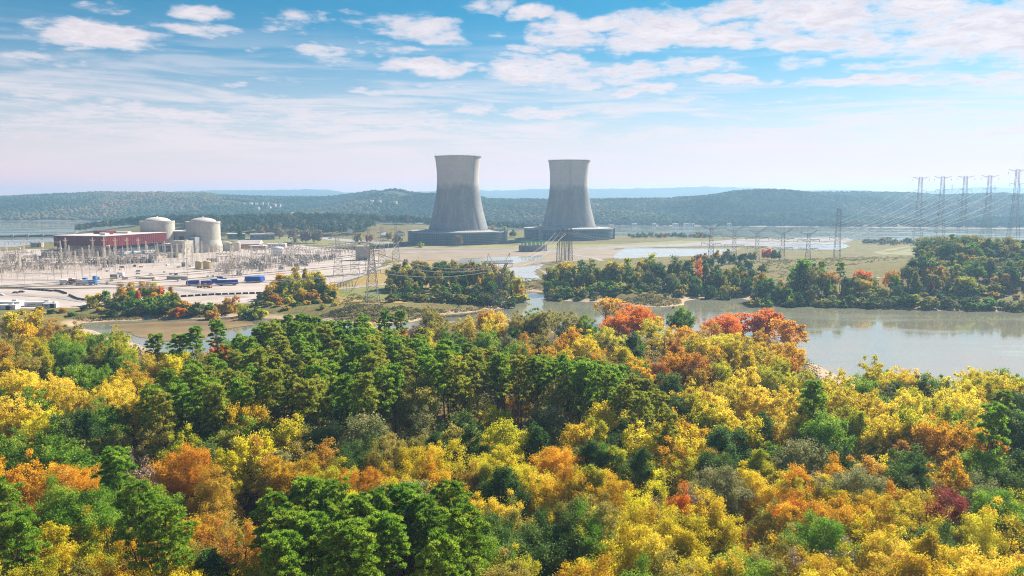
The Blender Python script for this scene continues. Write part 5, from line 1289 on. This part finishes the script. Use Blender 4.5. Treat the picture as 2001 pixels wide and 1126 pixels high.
    pads = [('before the red hall', [(0, 506), (110, 502), (330, 500), (330, 516), (215, 528), (100, 540), (0, 545)], 'busbar_run', 60), ('before the red hall', [(0, 500), (110, 497), (320, 498), (320, 520), (160, 532), (0, 540)], 'disconnect_switch', 120), ('before the red hall', [(0, 503), (300, 500), (300, 518), (0, 535)], 'circuit_breaker', 60),
            ('beyond the blue tarpaulins', [(430, 506), (560, 490), (690, 492), (670, 508), (580, 530), (430, 545)], 'busbar_run', 50), ('beyond the blue tarpaulins', [(430, 520), (560, 500), (690, 497), (665, 510), (575, 530), (430, 547)], 'disconnect_switch', 120), ('beyond the blue tarpaulins', [(440, 520), (560, 505), (660, 500), (640, 512), (560, 530), (440, 545)], 'circuit_breaker', 60),
            ('before the red hall', [(-30, 505), (110, 502), (330, 503), (330, 520), (215, 540), (100, 552), (-30, 556)], 'switchyard_pole', 150), ('beyond the blue tarpaulins', [(430, 506), (560, 490), (690, 492), (670, 508), (580, 530), (430, 545)], 'switchyard_pole', 70), ('by the tan tanks', [(310, 503), (440, 506), (435, 538), (330, 538)], 'switchyard_pole', 40), ('by the field pylon', [(655, 568), (680, 566), (700, 566), (696, 572), (668, 574)], 'disconnect_switch', 9)]
    taken = []
    ca, sa = math.cos(PZ + .12), math.sin(PZ + .12)
    for where, px, kind, n in pads:
        poly = pl(*px, z=BASE); xs = [q[0] for q in poly]; ys = [q[1] for q in poly]; pts = []
        for _ in range(6000):
            if len(pts) >= n: break
            x, y = g.uniform(min(xs), max(xs)), min(ys) + (max(ys) - min(ys)) * g.random() ** (1.6 if 'hall' in where else 1.0)
            a = round((x * ca + y * sa) / 7) * 7; b_ = round((-x * sa + y * ca) / 11) * 11 + {'busbar_run': 0, 'disconnect_switch': 4, 'circuit_breaker': 7, 'switchyard_pole': 2}[kind]
            x, y = a * ca - b_ * sa, a * sa + b_ * ca
            if not inside(np.array([x]), np.array([y]), poly)[0]: continue
            rad = 8 if kind == 'busbar_run' else 3.2
            if any(abs(x - q[0]) < (rad if k == kind else 3) and abs(y - q[1]) < 3.0 for q, k in taken): continue
            taken.append(((x, y), kind)); pts.append((x, y))
        pts.sort(key=lambda q: (round(q[1] / 11), q[0])); rows = {}
        for q in pts: rows.setdefault(round((-q[0] * sa + q[1] * ca) / 11), []).append(q)
        for ri, (rk, qs) in enumerate(sorted(rows.items())):
            qs.sort()
            for ci, q in enumerate(qs):
                o = link(kind, KM[kind], None, (q[0], q[1], BASE + .1)); o.rotation_euler.z = PZ + .12
                tag(o, f"{KL[kind]} {where}, {nth(ri + 1)} row from creek, {nth(ci + 1)} along", kind.replace('_', ' '), f"{KL[kind]}s {where}")
    for i in range(9):
        q = P(172 + i * 15.5, 517 - i * .4, BASE); o = link('transformer', KM['transformer'], None, (q.x, q.y, BASE + .15)); o.rotation_euler.z = PZ + .1
        tag(o, f"{KL['transformer']} before the red hall, {nth(i + 1)} from the lake channel", 'transformer', 'transformers before the red hall')

# ------------------------------------------------------------------ vehicles and small things
def build_small():
    def car(p, rz, col, label, van=False):
        t = empty('parked_car', (p[0], p[1], BASE + .15), rz); tag(t, label, 'car', 'vehicles in the plant yard')
        if 'bd' not in CARM:
            b = MB(); pr = [(-2.2, .35), (2.2, .35), (2.2, .85), (1.2, 1.0), (.5, 1.5), (-1.3, 1.5), (-2.0, 1.0), (-2.2, .95)]
            b.poly([(x, -.88, z) for x, z in pr] + [(x, .88, z) for x, z in pr], [tuple(range(8)), tuple(range(8, 16))[::-1]] + [(i, 8 + i, 8 + (i + 1) % 8, (i + 1) % 8) for i in range(8)]); CARM['bd'] = b.mesh('body', M['white'])
            b = MB(); b.box((-.3, 0, 1.22), (1.9, 1.80, .38)); CARM['gl'] = b.mesh('window', M['glass'])
            b = MB(); b.bar((0, -.12, 0), (0, .12, 0), .34, 10); CARM['wh'] = b.mesh('wheel', M['rubber'])
        o = link('body', CARM['bd'], t); o.material_slots[0].link = 'OBJECT'; o.material_slots[0].material = col
        link('window', CARM['gl'], t)
        for x in (-1.35, 1.35):
            for y in (-.85, .85): link('wheel', CARM['wh'], t, (x, y, .34))
        if van: t.scale = (1.35, 1.15, 1.5)
    CARM = {}
    cols = {'white': M['white'], 'black': paint('black_car', (.02, .02, .025), .3, .05, 1), 'silver': paint('silver_car', (.45, .46, .48), .3, .05, 1), 'dark red': paint('dark_red_car', (.20, .03, .03), .3, .05, 1), 'blue': paint('blue_car', (.04, .10, .30), .3, .05, 1)}
    spots = [(31, 573.5, 'dark red', .1, 'by the dark barrier near the creek'), (42, 572, 'black', .1, 'beside the dark red car by the barrier'), (3, 578, 'white', .1, 'at the yard edge below the barrier'), (140, 548.5, 'white', .2, 'behind the line of box trailers'), (156, 549, 'silver', .2, 'last behind the line of box trailers'), (296, 537, 'white', .4, 'amid the scaffold stacks'), (270, 536, 'silver', .3, 'left-hand of the scaffold stacks'), (645, 467, 'black', .1, 'on the upper car park by the lawn'),
             (655, 468, 'white', .1, 'at the end of the upper car park'), (622, 464, 'silver', .1, 'dark-windowed one in the upper car park'), (632, 464, 'dark red', .1, 'in the middle of the upper car park'), (702, 478, 'black', 1.2, 'on the road bend by the lawn'), (57, 514, 'black', .1, 'among the first switchgear rows'), (75, 512, 'silver', .1, 'parked in the switchgear beside the black car'), (98, 513, 'white', .1, 'in the switchgear near the red hall'), (105, 519, 'blue', .1, 'in the switchgear below the white car'), (316, 505, 'white', .2, 'by the tan blocks'), (497, 491, 'black', .1, 'before the orange warehouse'),
             (425, 497, 'silver', .5, 'before the pale tanks'), (380, 495, 'white', .3, 'at the foot of the dome'), (720, 500, 'white', .3, 'beside the pale pump house')]
    for i, (u, v, c, r, wh) in enumerate(spots):
        car(P(u, v, BASE), r, cols[c], f"{c} {'van' if i % 4 == 3 else 'car'} {wh}".replace('left-hand of', 'beside'), i % 4 == 3)
    # box trailers and containers
    def container(p, size, rz, mat, label, cat='container', name='box_trailer', group=None, z=0.0, wheels=True):
        w, d, h = size; t = empty(name, (p[0], p[1], BASE + .12 + z), rz); tag(t, label, cat, group)
        b = MB(); b.box((0, 0, h / 2 + (1.0 if wheels else .1)), (w, d, h)); b.build('body', M[mat], t)
        r = MB()
        for k in range(int(w / 1.2)): r.box((-w / 2 + .6 + k * 1.2, -d / 2 - .03, h / 2 + (1.0 if wheels else .1)), (.3, .12, h * .92))
        r.build('rib', M[mat], t)
        if wheels:
            MB().box((0, 0, .85), (w * .96, d * .7, .24)).build('chassis', M['dark'], t)
            for x in (-w * .32, -w * .4, w * .36):
                q = MB()
                for y in (-d * .42, d * .42): q.bar((x, y - .18, .5), (x, y + .18, .5), .5, 10)
                q.build('wheel', M['rubber'], t)
    tr = -.06
    for u, v, s, m, l in ((126, 556, (7, 3, 3.2), 'white', 'white box trailer, first in the line, with drawbar'), (145, 556, (8.5, 3, 3.4), 'red', 'dark red container in the line of box trailers'), (159, 556.5, (8.5, 3, 3.2), 'white', 'white box trailer right beside the dark red container'), (171, 557, (8.5, 3, 3.2), 'white', 'white box trailer between white and blue ones'), (182, 557.5, (6.5, 3, 3.4), 'bright_blue', 'steel-blue box trailer ending the line'),
                          (186, 549, (3, 3, 4.4), 'bright_blue', 'tall bright blue crate behind the trailer line'), (166, 547.5, (4, 2.4, 2), 'bright_blue', 'low blue skip behind the white trailers'), (224, 545, (7, 3, 3.2), 'concrete_dark', 'grey box trailer by the yellow machine'), (236, 541.5, (6, 3, 3.6), 'white', 'white box body near the yellow machine'), (360, 521, (4, 4, 4.6), 'concrete_dark', 'blue-grey ventilation crate beside the tan tanks'), (416, 511, (13, 4, 3.6), 'concrete_dark', 'dark slotted bin behind the tan tanks'), (290, 545, (16, 7, 1.6), 'tan_steel', 'long low tan deck by the orange-topped trees'), (350, 546, (20, 8, 3), 'concrete', 'long pale tented store behind the orange trees')):
        container(P(u, v, BASE), s, tr, m, l, wheels=s[0] > 5 and s[0] < 9)
    g = random.Random(31); n = 0; crates = []
    while n < 36:
        u, v = g.uniform(185, 440), g.uniform(514, 557)
        if any(abs(u - a) < 9 and abs(v - b) < 3.5 for a, b in crates + [(389, 525), (405, 526), (360, 521), (416, 511), (350, 546), (290, 545)]): continue
        crates.append((u, v)); n += 1
    for i, (u, v) in enumerate(sorted(crates)):
        m = g.choice(['concrete_dark', 'steel', 'white', 'tan_steel', 'dark', 'tan', 'concrete']); w = {'concrete_dark': 'dark grey', 'steel': 'grey', 'white': 'white', 'tan_steel': 'tan', 'dark': 'black', 'tan': 'ochre', 'concrete': 'beige'}[m]
        container(P(u, v, BASE), (g.uniform(1.6, 5.5), g.uniform(1.4, 2.6), g.uniform(1.0, 2.6)), g.uniform(0, 1.5), m, f"{w} crate lying on the yard gravel, {nth(i + 1)} of thirty-six from the lake channel", cat='crate', name='storage_crate', group='crates on the yard gravel', wheels=False)
    # blue tarpaulin-covered long loads
    for i, (u, v, s, r, l) in enumerate(((377, 558, (11.5, 3, 3.4), .38, 'long blue tarpaulined load farthest from the gold clump'), (403, 559, (9, 3, 3.8), .25, 'short blue tarpaulined load behind the orange machines'), (419, 555, (7.5, 3, 3.8), .2, 'blue tarpaulined load in the middle of the row'), (430, 549.5, (5.5, 3, 3), .2, 'small blue tarpaulined load behind the longest one'), (445, 558, (18, 3.4, 4.0), .30, 'longest blue tarpaulined load on dark trestles'), (498, 551, (16, 9, 3.8), -.12, 'wide blue tarpaulined block standing apart by the gold clump'))):
        p = P(u, v, BASE); w, d, h = s; t = empty('covered_load', (p.x, p.y, BASE + .1), r); tag(t, l, 'covered load', 'blue tarpaulined loads')
        MB().box((0, 0, h / 2 + 1), (w, d, h), 0, .93).build('tarpaulin', M['blue'], t)
        MB().box((0, 0, h + 1.12), (w * .95, d * .93, .25)).build('top_sheet', M['white'] if i < 5 else M['bright_blue'], t)
        for x in (-w * .3, w * .3): MB().box((x, -.4, .5), (2.6, d + .6, 1.0)).build('trestle', M['dark'], t)
    for i, (u, v, m, nm, l) in enumerate(((390, 562.5, 'orange', 'forklift', 'orange machine before the short blue load'), (402, 562, 'orange', 'forklift', 'orange machine between two blue loads'), (410, 563, 'orange', 'forklift', 'orange machine beside the longest blue load'), (218, 550, 'yellow', 'forklift', 'yellow machine parked alone on the gravel'))):
        p = P(u, v, BASE); t = empty(nm, (p.x, p.y, BASE + .1), i * .7); tag(t, l, 'machine', 'yard machines')
        MB().box((0, 0, 1.3), (3.2, 2, 1.4), 0, .9).build('body', M[m], t); b = MB()
        for x in (-1, .8):
            for y in (-.8, .8): b.bar((x, y, 2), (x, y, 3.4), .1)
        b.box((-.1, 0, 3.45), (2.2, 1.9, .16)); b.build('cab_frame', M[m], t); b = MB(); b.bar((2, -.6, .4), (2, -.6, 4), .14); b.bar((2, .6, .4), (2, .6, 4), .14); b.box((2.7, 0, .5), (1.4, 1.2, .12)); b.build('mast', M['dark'], t)
        for x in (-1.1, 1.1):
            w = MB()
            for y in (-.95, .95): w.bar((x, y - .2, .55), (x, y + .2, .55), .55, 10)
            w.build('wheel', M['rubber'], t)
    # dark segmented barrier
    bm = MB(); bm.box((0, 0, .7), (5.2, 1.1, 1.4), 0, .86); bmesh_ = bm.mesh('barrier_segment', M['dark'])
    def barrier(line, n, where):
        pts = [P(u, v, BASE) for u, v in line]; seg = [(pts[i + 1] - pts[i]).length for i in range(len(pts) - 1)]; tot = sum(seg)
        for k in range(n):
            s = tot * (k + .5) / n; i = 0
            while s > seg[i] and i < len(seg) - 1: s -= seg[i]; i += 1
            q = pts[i].lerp(pts[i + 1], s / seg[i]); d = pts[i + 1] - pts[i]; o = link('barrier_segment', bmesh_, None, (q.x, q.y, BASE + .1)); o.rotation_euler.z = math.atan2(d.y, d.x); o.scale.x = tot / n / 5.9
            tag(o, f"dark barrier segment {where}, {nth(k + 1)} from the picture's edge", 'barrier', f"barrier segments {where}")
    barrier([(-8, 563), (40, 565), (105, 570)], 13, 'by the parked cars'); barrier([(105, 569), (115, 570), (130, 575)], 4, 'at the barrier bend'); barrier([(135, 578), (150, 585), (168, 588)], 6, 'beside the gold column tree'); barrier([(352, 581), (420, 577), (512, 574)], 12, 'below the blue tarpaulins')
    # boats and flat roofs at the yard's near corner
    for i, (u, v, s, l) in enumerate(((18, 597, (18, 6, 1.6), 'long white flat-topped shelter at the yard corner'), (12, 604, (16, 6, 1.6), 'white flat-topped shelter nearest the creek trees'), (80, 598, (20, 5, 1.5), 'white flat-topped shelter with dark end beside the gold shrubs'), (100, 601, (9, 4, 2), 'small white shelter by the creek bushes'))):
        building('carport', l, 'shelter', P(u, v, BASE), (*s[:2], 2.6), .05, 'white', 'white', 2)
    # lamp posts
    lm = MB(); lm.bar((0, 0, -.2), (0, 0, 24), .28, 6, .16); lmm = lm.mesh('pole', M['steel']); lh = MB(); lh.box((0, 0, 24.2), (3.4, 1.2, .8)); lhm = lh.mesh('lamp_head', M['white'])
    for i, (u, v, l) in enumerate(((581, 466, 'tall floodlight mast before the dull brown trees'), (667, 462, 'tall floodlight mast against the dark woods'), (360, 536, 'floodlight mast in the yard near the tan tanks'), (396, 487, 'tall floodlight mast standing before the open dome'), (367, 560, 'floodlight mast beside the long blue load'), (870, 478, 'thin lamp mast before the louvred skirt'), (213, 523, 'floodlight mast amid transformers'), (120, 530, 'floodlight mast amid the switchgear rows'), (470, 540, 'floodlight mast by the far switchgear'), (40, 530, 'floodlight mast near the cream kiosk'))):
        p = P(u, v, BASE); t = empty('floodlight_mast', (p.x, p.y, BASE)); tag(t, l, 'light mast', 'floodlight masts'); link('pole', lmm, t); link('lamp_head', lhm, t)
    # a blank white board on posts at the edge of the woods
    p = P(684, 462, BASE); t = empty('notice_board', (p.x, p.y, BASE), .1); tag(t, 'white blank board on posts at the edge of the dark woods', 'sign')
    MB().box((0, 0, 10), (10, .6, 8)).build('board', M['white'], t)
    for x in (-3.5, 3.5): b = MB(); b.bar((x, .5, 0), (x, .5, 8), .3); b.build('post', M['pylon'], t)
    # houses on the far hills and docks along the far shore
    g = random.Random(12)
    for i, (u, v) in enumerate(((478, 400), (490, 399), (501, 400), (512, 398), (521, 399), (531, 399), (536, 402), (545, 401), (571, 399), (525, 406), (543, 406), (503, 407), (382, 411), (697, 395), (712, 396), (727, 395), (742, 395), (773, 396), (570, 418))):
        # stand each on the hillside the line of sight meets
        uu = u; best = None
        for s in np.linspace(.05, 1.0, 120):
            x, y, z = hill_fn(np.array([float(uu)]), np.array([s])); q = pix(float(x[0]), float(y[0]), float(z[0]) + 12)
            if best is None or abs(q[1] - v) < best[0]: best = (abs(q[1] - v), float(x[0]), float(y[0]), float(z[0]))
        where = 'in the settlement on the wooded hill' if u < 620 else 'on the meadow below the round hill'
        t = building('hill_house', f"small pale-walled house {where}, {nth(i + 1)} from its domes end" if u < 620 else f"small pale house {where}, {nth(i - 12)} towards the cooling tower", 'house', (best[1], best[2]), (g.uniform(12, 18), g.uniform(9, 12), 16), g.uniform(0, 3), 'tan_steel', g.choice(['concrete_dark', 'rust_roof', 'concrete']), 3, pitched=True, base=best[3], group='houses ' + where)
    for i, (u, v, w) in enumerate(((1320, 433, 16), (1345, 432, 26), (1352, 434, 14), (1240, 431, 14), (1278, 434, 10), (1425, 437, 12), (1690, 466, 10))):
        Y = 2330 if u < 1600 else 2200; p = PD(u, v + 4, Y)
        building('boat_house', f"white boat house on the far lake shore, {nth(i + 1)} counted from the cooling towers", 'boat house', (p.x, Y), (w, 12, 6), .1, 'white', 'white', 2, base=1.2, group='boat houses on the far shore')
build_pylons(); build_yard(); build_small()
